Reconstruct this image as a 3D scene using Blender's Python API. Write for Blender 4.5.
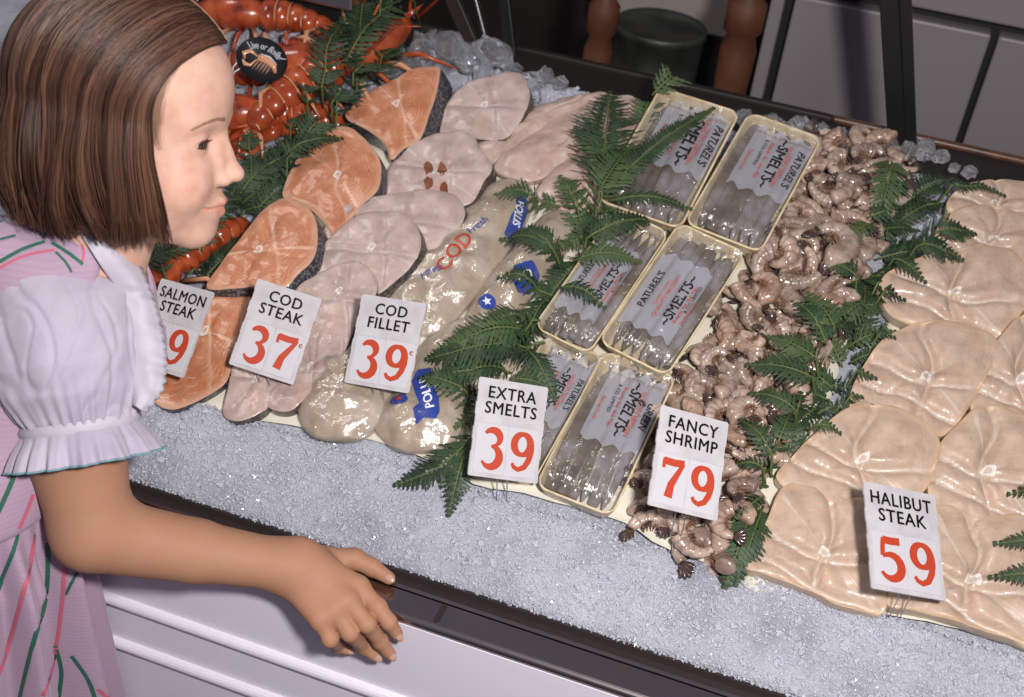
import bpy, bmesh, math, random
import numpy as np
from mathutils import Vector, Matrix, noise
from mathutils.bvhtree import BVHTree

for o in list(bpy.data.objects): bpy.data.objects.remove(o)
SC = bpy.context.scene
COL = SC.collection
random.seed(7)
RNG = np.random.default_rng(7)

# ------------------------------------------------------------------ camera
F_PX = 1200.0
_r = np.array([1, -.28, .226]); _r /= np.linalg.norm(_r)
_u = np.array([.094, .8, .574]); _u -= _r * _u.dot(_r); _u /= np.linalg.norm(_u)
_v = np.cross(_u, _r)
MC = np.array([_r, _v, _u])                 # camera space -> world
CAM = np.array([0, 0, 1.8])
cd = bpy.data.cameras.new('camera'); cam = bpy.data.objects.new('camera', cd); COL.objects.link(cam)
cd.sensor_fit = 'HORIZONTAL'; cd.sensor_width = 36.0; cd.lens = 36.0 * F_PX / 1024
cd.clip_start = .05
cd.dof.use_dof = True; cd.dof.focus_distance = 1.28; cd.dof.aperture_fstop = 6.5
m4 = Matrix.Identity(4)
for i in range(3):
    for j in range(3): m4[i][j] = MC[i][j]
    m4[i][3] = CAM[i]
cam.matrix_world = m4
SC.camera = cam
# ------------------------------------------------------------------ light: photographer's flash right of the lens, weak shop light
w = bpy.data.worlds.new('world'); SC.world = w; w.use_nodes = True
bg = w.node_tree.nodes['Background']; bg.inputs[0].default_value = (.80, .78, 1.0, 1); bg.inputs[1].default_value = .17
def area(name, campos, target, size, energy, col):
    l = bpy.data.lights.new(name, 'AREA'); l.shape = 'DISK'; l.size = size; l.energy = energy; l.color = col
    o = bpy.data.objects.new(name, l); COL.objects.link(o)
    p = Vector(CAM + MC @ np.array(campos)); o.location = p
    o.rotation_euler = (Vector(target) - p).to_track_quat('-Z', 'Y').to_euler()
    return o
area('flash', (.21, .11, .05), (-.25, 1.1, .95), .10, 25, (1, .95, .93))
area('shop_lamp', (-.9, 1.5, -.6), (-.2, 1.1, .9), .6, 9, (1, .93, .88))
SC.view_settings.view_transform = 'Standard'; SC.view_settings.look = 'None'
SC.view_settings.gamma = 1; SC.view_settings.exposure = -0.12; SC.view_settings.use_curve_mapping = False

# ------------------------------------------------------------------ geometry helpers
AL = math.radians(20)
Y0, Z0 = .8426, .85
TV = np.array([0, math.cos(AL), math.sin(AL)]); NV = np.array([0, -math.sin(AL), math.cos(AL)])
B0 = np.array([0, Y0, Z0])
def ray(px, py): return MC @ np.array([(px - 512) / F_PX, (348.5 - py) / F_PX, -1.0])
def P(px, py, D): return CAM + ray(px, py) * D
def onplane(px, py, p0, n):
    d = ray(px, py); return CAM + d * ((np.array(p0) - CAM).dot(n) / d.dot(n))
def bedp(px, py, h=0.0): return onplane(px, py, B0 + NV * h, NV)
def bed2(px, py, h=0.0):
    p = bedp(px, py, h); return np.array([p[0], (p - B0).dot(TV)])
def bw(x, t, h=0.0): return B0 + np.array([x, 0, 0]) + TV * t + NV * h
def onY(px, py, y): return onplane(px, py, (0, y, 0), np.array([0, 1., 0]))
def onZ(px, py, z): return onplane(px, py, (0, 0, z), np.array([0, 0, 1.]))
def frame(o, x, y, z):
    m = Matrix.Identity(4)
    for i in range(3): m[i][0] = x[i]; m[i][1] = y[i]; m[i][2] = z[i]; m[i][3] = o[i]
    return m
def unit(a): a = np.array(a, float); return a / np.linalg.norm(a)

def mesh(name, V, Fc, mats, parent=None, mi=None, smooth=True, mw=None, uv=None):
    me = bpy.data.meshes.new(name)
    me.from_pydata([tuple(map(float, v)) for v in V], [], [tuple(map(int, f)) for f in Fc])
    for m in (mats if isinstance(mats, (list, tuple)) else [mats]): me.materials.append(m)
    if mi is not None: me.polygons.foreach_set('material_index', np.array(mi, dtype=np.int32))
    if smooth: me.polygons.foreach_set('use_smooth', np.ones(len(me.polygons), dtype=bool))
    if uv is not None:
        l = me.uv_layers.new(name='UVMap'); vi = np.zeros(len(me.loops), dtype=np.int32)
        me.loops.foreach_get('vertex_index', vi)
        l.data.foreach_set('uv', np.array(uv, dtype=np.float32)[vi].ravel())
    me.update()
    o = bpy.data.objects.new(name, me); COL.objects.link(o)
    if parent is not None: o.parent = parent
    if mw is not None: o.matrix_world = mw if parent is None else mw
    return o
def empty(name, mw=None, loc=None):
    o = bpy.data.objects.new(name, None); COL.objects.link(o); o.empty_display_size = .02
    if mw is not None: o.matrix_world = mw
    if loc is not None: o.location = loc
    return o
def tag(o, label=None, cat=None, group=None, kind=None):
    if label: o['label'] = label
    if cat: o['category'] = cat
    if group: o['group'] = group
    if kind: o['kind'] = kind
    return o
def child(name, V, Fc, mats, parent, **k):
    "mesh in the parent's own space"
    o = mesh(name, V, Fc, mats, None, **k); o.parent = parent; return o

class MB:
    def __init__(s): s.V = []; s.F = []; s.M = []
    def add(s, V, F, m=0):
        b = len(s.V); s.V += [tuple(v) for v in V]; s.F += [tuple(i + b for i in f) for f in F]; s.M += [m] * len(F)
    def box(s, c, sz, ax=None, m=0, bev=0):
        ax = np.eye(3) if ax is None else np.array(ax); c = np.array(c, float); h = np.array(sz) / 2
        b = min(bev, min(h) * .45)
        if b <= 0:
            V = [c + ax.T @ (h * np.array(q)) for q in [(-1,-1,-1),(1,-1,-1),(1,1,-1),(-1,1,-1),(-1,-1,1),(1,-1,1),(1,1,1),(-1,1,1)]]
            s.add(V, [(0,3,2,1),(4,5,6,7),(0,1,5,4),(1,2,6,5),(2,3,7,6),(3,0,4,7)], m); return
        bm = bmesh.new(); bmesh.ops.create_cube(bm, size=1)
        for v in bm.verts: v.co = Vector([v.co[i] * sz[i] for i in range(3)])
        bmesh.ops.bevel(bm, geom=bm.edges[:], offset=b, segments=2, profile=.5, affect='EDGES')
        bm.verts.index_update()
        s.add([c + ax.T @ np.array(v.co) for v in bm.verts], [[v.index for v in f.verts] for f in bm.faces], m); bm.free()
    def tube(s, pts, rad, n=8, m=0, cap=True, flat=None):
        pts = [np.array(p, float) for p in pts]; k = len(pts)
        rad = [rad] * k if np.isscalar(rad) else rad
        ref = None; V = []
        for i in range(k):
            t = unit(pts[min(i + 1, k - 1)] - pts[max(i - 1, 0)])
            if ref is None: ref = np.array([0, 0, 1.]) if abs(t[2]) < .9 else np.array([1., 0, 0])
            a = ref - t * ref.dot(t); a = unit(a); b = np.cross(t, a); ref = a
            for j in range(n):
                q = 2 * math.pi * j / n
                V.append(pts[i] + (a * math.cos(q) * (flat or 1) + b * math.sin(q)) * rad[i])
        Fc = [(i*n+j, i*n+(j+1) % n, (i+1)*n+(j+1) % n, (i+1)*n+j) for i in range(k-1) for j in range(n)]
        if cap: Fc += [tuple(range(n))[::-1], tuple((k-1)*n + j for j in range(n))]
        s.add(V, Fc, m)
    def ell(s, c, r, ax=None, n=12, m=0, fn=None):
        ax = np.eye(3) if ax is None else np.array(ax); V = [];  nu = n * 2
        V.append(np.array([0, 0, 1.])); 
        for i in range(1, n):
            th = math.pi * i / n
            for j in range(nu):
                ph = 2 * math.pi * j / nu; V.append(np.array([math.sin(th)*math.cos(ph), math.sin(th)*math.sin(ph), math.cos(th)]))
        V.append(np.array([0, 0, -1.]))
        if fn: V = [fn(v) for v in V]
        V = [np.array(c) + ax.T @ (v * np.array(r)) for v in V]
        Fc = [(0, 1 + j, 1 + (j+1) % nu) for j in range(nu)]
        for i in range(n-2): Fc += [(1+i*nu+j, 1+(i+1)*nu+j, 1+(i+1)*nu+(j+1) % nu, 1+i*nu+(j+1) % nu) for j in range(nu)]
        L = len(V) - 1; b = 1 + (n-2)*nu
        Fc += [(L, b + (j+1) % nu, b + j) for j in range(nu)]
        s.add(V, Fc, m)
    def build(s, name, mats, parent=None, smooth=True, mw=None):
        return mesh(name, s.V, s.F, mats, parent, mi=s.M, smooth=smooth, mw=mw)

# ------------------------------------------------------------------ material helpers
def mat(name, col, rough=.5, spec=.5, metal=0, trans=0, coat=0, sss=0, ior=1.45, alpha=1, sheen=0):
    m = bpy.data.materials.new(name); m.use_nodes = True; b = m.node_tree.nodes['Principled BSDF']
    b.inputs['Base Color'].default_value = (*col, 1); b.inputs['Roughness'].default_value = rough
    b.inputs['Specular IOR Level'].default_value = spec; b.inputs['Metallic'].default_value = metal
    b.inputs['Transmission Weight'].default_value = trans; b.inputs['Coat Weight'].default_value = coat
    b.inputs['Coat Roughness'].default_value = .08
    b.inputs['IOR'].default_value = ior; b.inputs['Alpha'].default_value = alpha
    b.inputs['Sheen Weight'].default_value = sheen
    if sss:
        b.inputs['Subsurface Weight'].default_value = sss; b.inputs['Subsurface Radius'].default_value = (1, .4, .25)
        b.inputs['Subsurface Scale'].default_value = .006
    return m
class NT:
    def __init__(s, m): s.m = m; s.t = m.node_tree; s.b = s.t.nodes['Principled BSDF']
    def n(s, typ, **k):
        x = s.t.nodes.new(typ)
        for a, v in k.items():
            if a.startswith('i_'):
                key = a[2:]; key = int(key) if key.isdigit() else key.replace('_', ' ')
                x.inputs[key].default_value = v
            else: setattr(x, a, v)
        return x
    def l(s, a, b): s.t.links.new(a, b)
    def coords(s, kind='Object'): return s.n('ShaderNodeTexCoord').outputs[kind]
    def noise(s, scale, detail=3, vec=None, rough=.5, dist=0):
        x = s.n('ShaderNodeTexNoise'); x.inputs['Scale'].default_value = scale; x.inputs['Detail'].default_value = detail
        x.inputs['Roughness'].default_value = rough; x.inputs['Distortion'].default_value = dist
        s.l(vec if vec is not None else s.coords(), x.inputs['Vector']); return x.outputs['Fac']
    def ramp(s, fac, stops):
        x = s.n('ShaderNodeValToRGB'); e = x.color_ramp.elements
        while len(e) < len(stops): e.new(.5)
        for q, (p, c) in zip(e, stops): q.position = p; q.color = (*c, 1) if len(c) == 3 else c
        s.l(fac, x.inputs[0]); return x.outputs[0]
    def mix(s, fac, a, b, mode='MIX'):
        x = s.n('ShaderNodeMix', data_type='RGBA', blend_type=mode)
        for sock, val in ((x.inputs[0], fac), (x.inputs[6], a), (x.inputs[7], b)):
            if isinstance(val, (int, float)): sock.default_value = val
            elif isinstance(val, tuple): sock.default_value = (*val, 1)
            else: s.l(val, sock)
        return x.outputs[2]
    def math(s, op, a, b=0.0, c=0.0):
        x = s.n('ShaderNodeMath', operation=op)
        for sock, val in zip(x.inputs, (a, b, c)):
            if isinstance(val, (int, float)): sock.default_value = val
            else: s.l(val, sock)
        return x.outputs[0]
    def bump(s, h, strength=.3, dist=.002):
        x = s.n('ShaderNodeBump'); x.inputs['Strength'].default_value = strength; x.inputs['Distance'].default_value = dist
        s.l(h, x.inputs['Height']); s.l(x.outputs[0], s.b.inputs['Normal']); return x
    def base(s, c): s.l(c, s.b.inputs['Base Color'])

def flesh_mat(name, c1, c2, vein, lines=26, lw=.12, ringcol=None, rough=.42, linestr=.6, bone=(.8, .78, .72), red=None):
    m = mat(name, c1, rough, .5, coat=.28, sss=.25); k = NT(m)
    uv = k.n('ShaderNodeUVMap').outputs[0]; sp = k.n('ShaderNodeSeparateXYZ'); k.l(uv, sp.inputs[0])
    nz = k.noise(26, 4); nz2 = k.noise(9, 3)
    colr = k.ramp(nz, [(.3, c1), (.7, c2)])
    # curved muscle lines: polar wave bent by noise
    ang = k.math('MULTIPLY', sp.outputs[0], 6.2832)
    bend = k.math('MULTIPLY', k.math('SINE', k.math('MULTIPLY', ang, 2.0)), .10)
    rr = k.math('ADD', k.math('ADD', sp.outputs[1], bend), k.math('MULTIPLY', nz2, .22))
    fr = k.math('FRACT', k.math('MULTIPLY', rr, lines))
    ln = k.math('LESS_THAN', fr, lw)
    brk = k.ramp(k.noise(60, 2), [(.42, (0, 0, 0)), (.6, (1, 1, 1))])
    lnm = k.math('MULTIPLY', k.math('MULTIPLY', ln, brk), linestr)
    colr = k.mix(lnm, colr, vein)
    seam_ = k.math('LESS_THAN', k.math('ADD', k.math('ABSOLUTE', k.math('SUBTRACT', sp.outputs[0], .5)), k.math('MULTIPLY', k.math('SUBTRACT', nz, .5), .05)), .012)
    colr = k.mix(k.math('MULTIPLY', seam_, linestr), colr, vein)
    if red:
        colr = k.mix(k.ramp(k.noise(14, 5), [(.60, (0, 0, 0)), (.74, (.75, .75, .75))]), colr, red)
    ctr = k.math('LESS_THAN', sp.outputs[1], .085)
    ctr2 = k.math('LESS_THAN', sp.outputs[1], .045)
    cr_ = k.n('ShaderNodeAttribute', attribute_name='crease').outputs['Fac']
    colr = k.mix(k.math('MULTIPLY', cr_, .75), colr, vein)
    fine = k.ramp(k.noise(75, 6, rough=.7), [(.35, (.55, .50, .48)), (.5, (1, 1, 1)), (.68, (1.15, 1.12, 1.1))])
    colr = k.mix(.28, colr, fine, 'MULTIPLY')
    if bone: colr = k.mix(k.math('MULTIPLY', ctr, .8), colr, bone)
    if bone: colr = k.mix(k.math('MULTIPLY', ctr2, .6), colr, c1)
    if ringcol:
        colr = k.mix(k.ramp(sp.outputs[1], [(.88, (0, 0, 0)), (.97, (.9, .9, .9))]), colr, ringcol)
    k.base(colr)
    k.bump(k.math('ADD', k.math('MULTIPLY', ln, -.3), k.noise(110, 4)), .5, .0022)
    return m
M = {}
M['salmon'] = flesh_mat('salmon_flesh', (.47, .16, .065), (.62, .28, .155), (.80, .56, .42), 11, .13, (.62, .36, .24))
M['cod'] = flesh_mat('cod_flesh', (.40, .29, .26), (.62, .49, .45), (.74, .66, .62), 8, .06, None, linestr=.35, red=(.50, .25, .17))
M['halibut'] = flesh_mat('halibut_flesh', (.45, .32, .235), (.58, .445, .345), (.72, .64, .57), 7, .06, (.60, .42, .28), linestr=.4, red=(.60, .36, .25))
M['fillet'] = flesh_mat('fillet_flesh', (.46, .32, .27), (.62, .49, .43), (.62, .42, .35), 7, .2, None, bone=None, linestr=.4, red=(.58, .36, .27))
M['packflesh'] = flesh_mat('packed_fillet_flesh', (.42, .32, .21), (.60, .51, .40), (.66, .58, .46), 6, .1, None, bone=None, linestr=.35, red=(.52, .33, .18))
def skin_m(name, a, b, sc=260):
    m = mat(name, a, .28, .6, coat=.4); k = NT(m); v = k.n('ShaderNodeTexVoronoi'); v.inputs['Scale'].default_value = sc
    k.l(k.coords(), v.inputs['Vector']); k.base(k.mix(k.noise(30, 3), k.ramp(v.outputs['Distance'], [(0, b), (.6, a)]), a)); k.bump(v.outputs['Distance'], .5, .001); return m
M['salmonskin'] = skin_m('salmon_skin', (.035, .035, .045), (.40, .38, .38))
M['codskin'] = skin_m('cod_skin', (.05, .04, .035), (.30, .25, .2), 200)
M['halibutskin'] = mat('halibut_edge', (.55, .42, .3), .4, coat=.3)
M['tray'] = mat('waxed_card', (.70, .56, .33), .42, coat=.3); k = NT(M['tray']); k.base(k.ramp(k.noise(60, 4), [(.3, (.56, .42, .22)), (.6, (.76, .65, .44))])); k.bump(k.noise(120, 3), .3, .001)
def film(name, a=.16, bscale=55, bs=.7):
    m = bpy.data.materials.new(name); m.use_nodes = True; t = m.node_tree; b = t.nodes['Principled BSDF']
    k = NT(m); b.inputs['Base Color'].default_value = (.9, .9, .92, 1); b.inputs['Roughness'].default_value = .12
    b.inputs['Alpha'].default_value = a; b.inputs['Specular IOR Level'].default_value = .8
    tr = k.n('ShaderNodeBsdfTransparent'); gl = k.n('ShaderNodeBsdfGlossy'); gl.inputs['Roughness'].default_value = .16
    df = k.n('ShaderNodeBsdfDiffuse'); df.inputs[0].default_value = (.85, .85, .9, 1)
    bp = k.n('ShaderNodeBump'); bp.inputs['Strength'].default_value = bs; bp.inputs['Distance'].default_value = .004
    k.l(k.noise(bscale, 4, dist=1.5), bp.inputs['Height']); k.l(bp.outputs[0], gl.inputs['Normal'])
    m1 = k.n('ShaderNodeMixShader'); m1.inputs[0].default_value = .05; k.l(tr.outputs[0], m1.inputs[1]); k.l(df.outputs[0], m1.inputs[2])
    m2 = k.n('ShaderNodeMixShader'); m2.inputs[0].default_value = a; k.l(m1.outputs[0], m2.inputs[1]); k.l(gl.outputs[0], m2.inputs[2])
    k.l(m2.outputs[0], t.nodes['Material Output'].inputs[0]); return m
M['film'] = film('cellophane')
M['label'] = mat('printed_film_label', (.52, .53, .60), .35, coat=.3, alpha=.46)
M['blood'] = mat('dried_blood', (.22, .07, .03), .4, coat=.4)
M['blackink'] = mat('black_ink', (.012, .012, .014), .5)
M['redink'] = mat('red_ink', (.50, .055, .02), .5)
M['fadedred'] = mat('faded_red_ink', (.50, .08, .04), .5)
M['blueink'] = mat('blue_ink', (.03, .06, .30), .4)
M['whiteink'] = mat('white_ink', (.75, .78, .85), .4)
M['card'] = mat('white_enamel_card', (.78, .77, .78), .45); k = NT(M['card']); k.base(k.ramp(k.noise(40, 3), [(.35, (.50, .48, .50)), (.6, (.58, .57, .59))]))
M['cardslot'] = mat('card_number_tile', (.60, .59, .62), .4)
M['wire'] = mat('steel_wire', (.6, .6, .62), .25, metal=1)
M['fern'] = mat('fern_green', (.045, .11, .03), .55); k = NT(M['fern']); k.base(k.ramp(k.noise(22, 3), [(.3, (.012, .030, .013)), (.7, (.045, .085, .035))]))
M['fernlight'] = mat('fern_light_green', (.10, .19, .05), .45); k = NT(M['fernlight']); k.base(k.ramp(k.noise(22, 3), [(.3, (.03, .065, .022)), (.7, (.085, .13, .05))]))
M['fernstem'] = mat('fern_stem', (.10, .14, .04), .5)
M['paper'] = mat('white_butcher_paper', (.76, .72, .60), .6); k = NT(M['paper']); k.bump(k.noise(20, 3), .5, .004)
def ice_mat(name, col=(.72, .77, .86), tr=.55, rough=.12):
    m = mat(name, col, rough, .8, trans=tr, ior=1.31); return m
M['iceshard'] = ice_mat('crushed_ice_shards', (.80, .82, .92), .45, .07)
M['icechunk'] = ice_mat('clear_ice', (.95, .97, 1.0), .9, .03); k = NT(M['icechunk']); k.bump(k.noise(70, 3), .6, .003)
M['icebed'] = mat('packed_crushed_ice', (.45, .48, .56), .4, .6); k = NT(M['icebed']); k.base(k.ramp(k.noise(13, 4), [(.3, (.33, .34, .39)), (.5, (.52, .54, .61)), (.7, (.64, .66, .74))])); k.bump(k.noise(330, 4, rough=.7), 1.0, .004)
M['chrome'] = mat('chrome_trim', (.50, .43, .42), .22, metal=1)
M['darksteel'] = mat('dark_channel', (.035, .025, .025), .3, .6)
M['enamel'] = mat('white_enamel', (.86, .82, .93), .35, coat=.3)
M['blackpaint'] = mat('black_painted_steel', (.012, .012, .013), .4)
M['woodledge'] = mat('brown_varnished_wood', (.09, .035, .015), .4); k = NT(M['woodledge']); k.base(k.ramp(k.noise(30, 4), [(.3, (.05, .02, .01)), (.7, (.16, .06, .025))]))
M['turnedwood'] = mat('orange_brown_wood', (.12, .042, .02), .6); k = NT(M['turnedwood']); k.base(k.ramp(k.noise(18, 4), [(.3, (.075, .026, .012)), (.7, (.15, .055, .024))]))
M['galv'] = mat('galvanised_metal', (.16, .17, .16), .5, metal=.6); k = NT(M['galv']); k.base(k.ramp(k.noise(14, 3), [(.3, (.05, .055, .05)), (.7, (.13, .135, .12))]))
M['ledgedark'] = mat('dark_brown_paint', (.016, .011, .010), .6)
M['darkwall'] = mat('dark_wall', (.022, .016, .014), .7)
M['floor'] = mat('dark_floor', (.05, .035, .03), .6)
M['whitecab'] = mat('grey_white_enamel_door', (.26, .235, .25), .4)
M['seam'] = mat('dark_rubber_seam', (.015, .015, .018), .6)

# text as mesh data (built from the stock font)
_tc = {}
def text_data(s, bold=.0, size=1.0, align='CENTER', spacing=1.0, shear=0):
    key = (s, bold, spacing, shear)
    if key not in _tc:
        c = bpy.data.curves.new('t', 'FONT'); c.body = s; c.size = 1; c.align_x = 'CENTER'; c.align_y = 'CENTER'; 
        c.space_character = spacing; c.shear = shear; c.resolution_u = 3
        o = bpy.data.objects.new('t', c); COL.objects.link(o)
        dg = bpy.context.evaluated_depsgraph_get(); me = o.evaluated_get(dg).to_mesh()
        V = np.array([v.co[:] for v in me.vertices]); Fc = [tuple(p.vertices) for p in me.polygons]
        o.evaluated_get(dg).to_mesh_clear(); bpy.data.objects.remove(o); bpy.data.curves.remove(c)
        if bold > 0:      # heavier strokes: the same outline laid down a few times, slightly shifted
            V0, F0 = V, Fc; Vs = []; Fs = []
            for i_, (dx, dy) in enumerate(((0, 0), (1, 0), (-1, 0), (0, .7), (0, -.7))):
                Fs += [tuple(q + len(Vs)*len(V0) for q in f) for f in F0]; Vs.append(V0 + np.array([dx*bold, dy*bold, i_*.0012]))
            V = np.vstack(Vs); Fc = Fs
        _tc[key] = (V, Fc)
    return _tc[key]

def catmull(pts, n, closed=True):
    pts = np.array(pts, float); k = len(pts); out = []
    seg = k if closed else k - 1
    for i in range(seg):
        p0, p1, p2, p3 = (pts[(i-1) % k], pts[i], pts[(i+1) % k], pts[(i+2) % k]) if closed else (pts[max(i-1, 0)], pts[i], pts[i+1], pts[min(i+2, k-1)])
        for j in range(8):
            t = j / 8; out.append(.5*((2*p1)+(-p0+p2)*t+(2*p0-5*p1+4*p2-p3)*t*t+(-p0+3*p1-3*p2+p3)*t**3))
    if not closed: out.append(pts[-1])
    out = np.array(out); q = np.vstack([out, out[:1]]) if closed else out
    d = np.r_[0, np.cumsum(np.linalg.norm(np.diff(q, axis=0), axis=1))]
    s = np.linspace(0, d[-1], n + 1)[:-1] if closed else np.linspace(0, d[-1], n)
    return np.stack([np.interp(s, d, q[:, i]) for i in range(q.shape[1])], 1)
ALLG = []          # (verts world, faces) of everything lying on the ice, for draping
def remember(o):
    me = o.data; mw = np.array(o.matrix_world) if o.parent is None else np.array(o.parent.matrix_world) @ np.array(o.matrix_basis)
    V = np.array([v.co[:] for v in me.vertices]); V = V @ mw[:3, :3].T + mw[:3, 3]
    ALLG.append((V, [tuple(p.vertices) for p in me.polygons]))
def make_bvh(items=None):
    V = []; Fc = []
    for v, f in (items or ALLG):
        b = len(V); V += [tuple(q) for q in v]; Fc += [tuple(i + b for i in g) for g in f]
    return BVHTree.FromPolygons(V, Fc)
def drop(bvh, x, t, default=0.0, top=.3):
    "height above the bed plane of whatever lies at bed position (x,t)"
    h = bvh.ray_cast(Vector(bw(x, t, top)), Vector(-NV), top + .1)
    return default if h[0] is None else top - h[3]

def blob(name, outline, thick, mats, h0=0.0, slope=0.0, dome=.004, lobes=0, lump=.0015, N=96, K=28, tilt_x=0.0, ctr=None, power=2.0, wall=0.8, fn=None, sharp=False, grow=1.0, shear=0.0):
    """a slab with the traced outline of its top face: real thickness, rounded rim, domed top; lies on the ice"""
    gc = np.mean(outline, 0); outline = [tuple(gc + (np.array(p)-gc)*grow) for p in outline]
    o2 = np.array([bed2(*p, h0 + thick) for p in outline]); c = o2.mean(0)
    n = unit(NV - TV * slope - np.array([1., 0, 0]) * tilt_x); O = bw(c[0], c[1], h0 + thick)
    xd = unit(np.array([1., 0, 0]) - n * n[0]); yd = np.cross(n, xd)
    L = np.array([[(onplane(*p, O, n) - O).dot(xd), (onplane(*p, O, n) - O).dot(yd)] for p in outline])
    # orientation counter-clockwise
    if np.sum(L[:, 0]*np.roll(L[:, 1], -1) - L[:, 1]*np.roll(L[:, 0], -1)) < 0: L = L[::-1]
    R = catmull(L, N); cc = L.mean(0) if ctr is None else np.array([(onplane(*ctr, O, n) - O).dot(xd), (onplane(*ctr, O, n) - O).dot(yd)])
    V = []; UV = []; Fc = []; MI = []; CR = []
    seed = Vector((c[0] * 31, c[1] * 17, len(name)))
    def hh(p, r, a):
        z = dome * (1 - r ** power)
        if lobes: z += lobes * abs(math.sin(2 * a + .5)) * 4 * r * (1 - r) - lobes * .4
        z += lump * noise.noise(Vector((p[0]*45, p[1]*45, 0)) + seed) * 1.6 + lump*.35*noise.noise(Vector((p[0]*130, p[1]*130, 3)) + seed)
        z -= thick * .05 * max(0, (r - .93) / .07) ** 2
        if fn:
            zz, cr = fn(p, r, a); z += zz; CR.append(cr)
        else: CR.append(0.0)
        return z
    V.append((cc[0], cc[1], hh(cc, 0, 0))); UV.append((0, 0))
    rs = [((i + 1) / (K-2)) ** .9 * .965 for i in range(K-2)] + [.985, 1.0]
    for r in rs:
        for j in range(N):
            p = cc + (R[j] - cc) * r; a = 2*math.pi*j/N
            V.append((p[0], p[1], hh(p, r, a))); UV.append((.5 + .5*math.cos(a), r) if False else (abs(2*j/N - 1), r))
    for j in range(N): Fc.append((0, 1 + j, 1 + (j+1) % N)); MI.append(0)
    for i in range(K-1):
        for j in range(N):
            a, b = 1+i*N+j, 1+i*N+(j+1) % N; Fc.append((a, a+N, b+N, b)); MI.append(0)
    base = 1 + (K-1)*N; cen = R.mean(0)
    for q, (dz, sc) in enumerate([(-.25, 1.004), (-.7, 1.002), (-.93, .985), (-1.0, .93)]):
        for j in range(N):
            p = cen + (R[j] - cen) * sc; V.append((p[0] - shear*dz*thick, p[1] + .35*shear*dz*thick, dz*thick)); UV.append((abs(2*j/N - 1), 1.0))
        for j in range(N):
            a, b = base+j, base+(j+1) % N; Fc.append((a, a+N, b+N, b)); MI.append(1)
        base += N
    Fc.append(tuple(base + j for j in range(N))[::-1]); MI.append(1)
    ob = mesh(name, V, Fc, mats, mi=MI, mw=frame(O, xd, yd, n), uv=UV)
    rim = set(range(1 + (K-1)*N, 1 + K*N)); se = ob.data.attributes.new('sharp_edge', 'BOOLEAN', 'EDGE') if sharp else None
    if sharp: se.data.foreach_set('value', np.array([e.vertices[0] in rim and e.vertices[1] in rim for e in ob.data.edges], dtype=bool))
    at_ = ob.data.attributes.new('crease', 'FLOAT', 'POINT'); at_.data.foreach_set('value', np.array(CR + [0.0]*(len(V)-len(CR)), np.float32))
    remember(ob); return ob
def shell(src, name, off, m, parent):
    "thin skin following a finished mesh at a small distance"
    me = src.data; V = [v.co + v.normal * off for v in me.vertices]
    return child(name, V, [tuple(p.vertices) for p in me.polygons], m, parent)
# ================================================================== the room and the counter
def struct(o): o['kind'] = 'structure'; return o
b = MB(); b.box((0, 1.5, -.02), (6, 5, .04)); struct(b.build('floor', M['floor'], smooth=False))
b = MB(); b.box((0, 3.0, 1.3), (6, .05, 2.6)); struct(b.build('wall_back', M['darkwall'], smooth=False))

# counter body with mouldings
XL, XR = -1.45, .75
YF = .793
cnt = empty('display_counter', loc=(-.3, YF, 0)); tag(cnt, 'long white enamel fish counter with ribbed front and ice-filled top', 'counter')
def prof_extrude(name, prof, mats, parent, x0=XL, x1=XR, mi=None, smooth=False):
    n = len(prof); V = [(x0, y, z) for y, z in prof] + [(x1, y, z) for y, z in prof]
    Fc = [(i, (i+1) % n, n+(i+1) % n, n+i) for i in range(n)] + [tuple(range(n))[::-1], tuple(range(n, 2*n))]
    o = mesh(name, V, Fc, mats, smooth=smooth); o.parent = parent; o.matrix_parent_inverse = Matrix.Translation(-parent.location); return o
def arcp(cy, cz, r, a0, a1, n=8): return [(cy + r*math.cos(math.radians(a0+(a1-a0)*i/n)), cz + r*math.sin(math.radians(a0+(a1-a0)*i/n))) for i in range(n+1)]
prof = [(YF+.02, .8370), (YF+.003, .8365), (YF, .833)]
for z in (.712, .636):
    prof += [(YF, z+.012)] + arcp(YF, z, .0085, 90, 270, 8)[0:9] + [(YF, z-.012)]
prof += [(YF, .14), (YF+.06, .12), (YF+.06, .0), (1.50, .0), (1.50, .78), (YF+.05, .78)]
prof_extrude('front_panel', prof, M['enamel'], cnt)
# inner tank and sloping floor under the ice
tk = MB(); tk.box((-.35, 1.19, .80), (2.18, .73, .03)); o = tk.build('tank_floor', M['darksteel'], smooth=False); o.parent = cnt; o.matrix_parent_inverse = Matrix.Translation(-cnt.location)
# front rail: chrome bullnose outside, dark groove inside
rl = empty('counter_rail', loc=(-.3, .80, .84)); tag(rl, 'chrome edge rail with dark inner groove between ice and white front', 'rail')
def rp(name, prof, m, smooth=True): 
    o = prof_extrude(name, prof, m, rl, smooth=False); return o
rp('chrome_nosing', arcp(.7945, .8436, .0060, 90, 265, 10) + [(.803, .8376), (.822, .8376), (.822, .8496)], M['chrome'])
rp('groove_channel', [(.822, .8440), (.822, .80), (.852, .80), (.852, .8475), (.848, .8475), (.846, .8400), (.828, .8400), (.826, .8440)], M['darksteel'])
rp('inner_lip', [(.8235, .8440), (.8235, .8505)] + [(.8275, .8515), (.8290, .8490), (.8285, .8440)], M['chrome'])
for x in (-.622, -.262):
    b = MB(); b.box((x, .8085, .8500), (.006, .026, .0016), bev=.0006); o = b.build('rail_joint', M['darksteel'], smooth=False); o.parent = rl; o.matrix_parent_inverse = Matrix.Translation(-rl.location)

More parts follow.
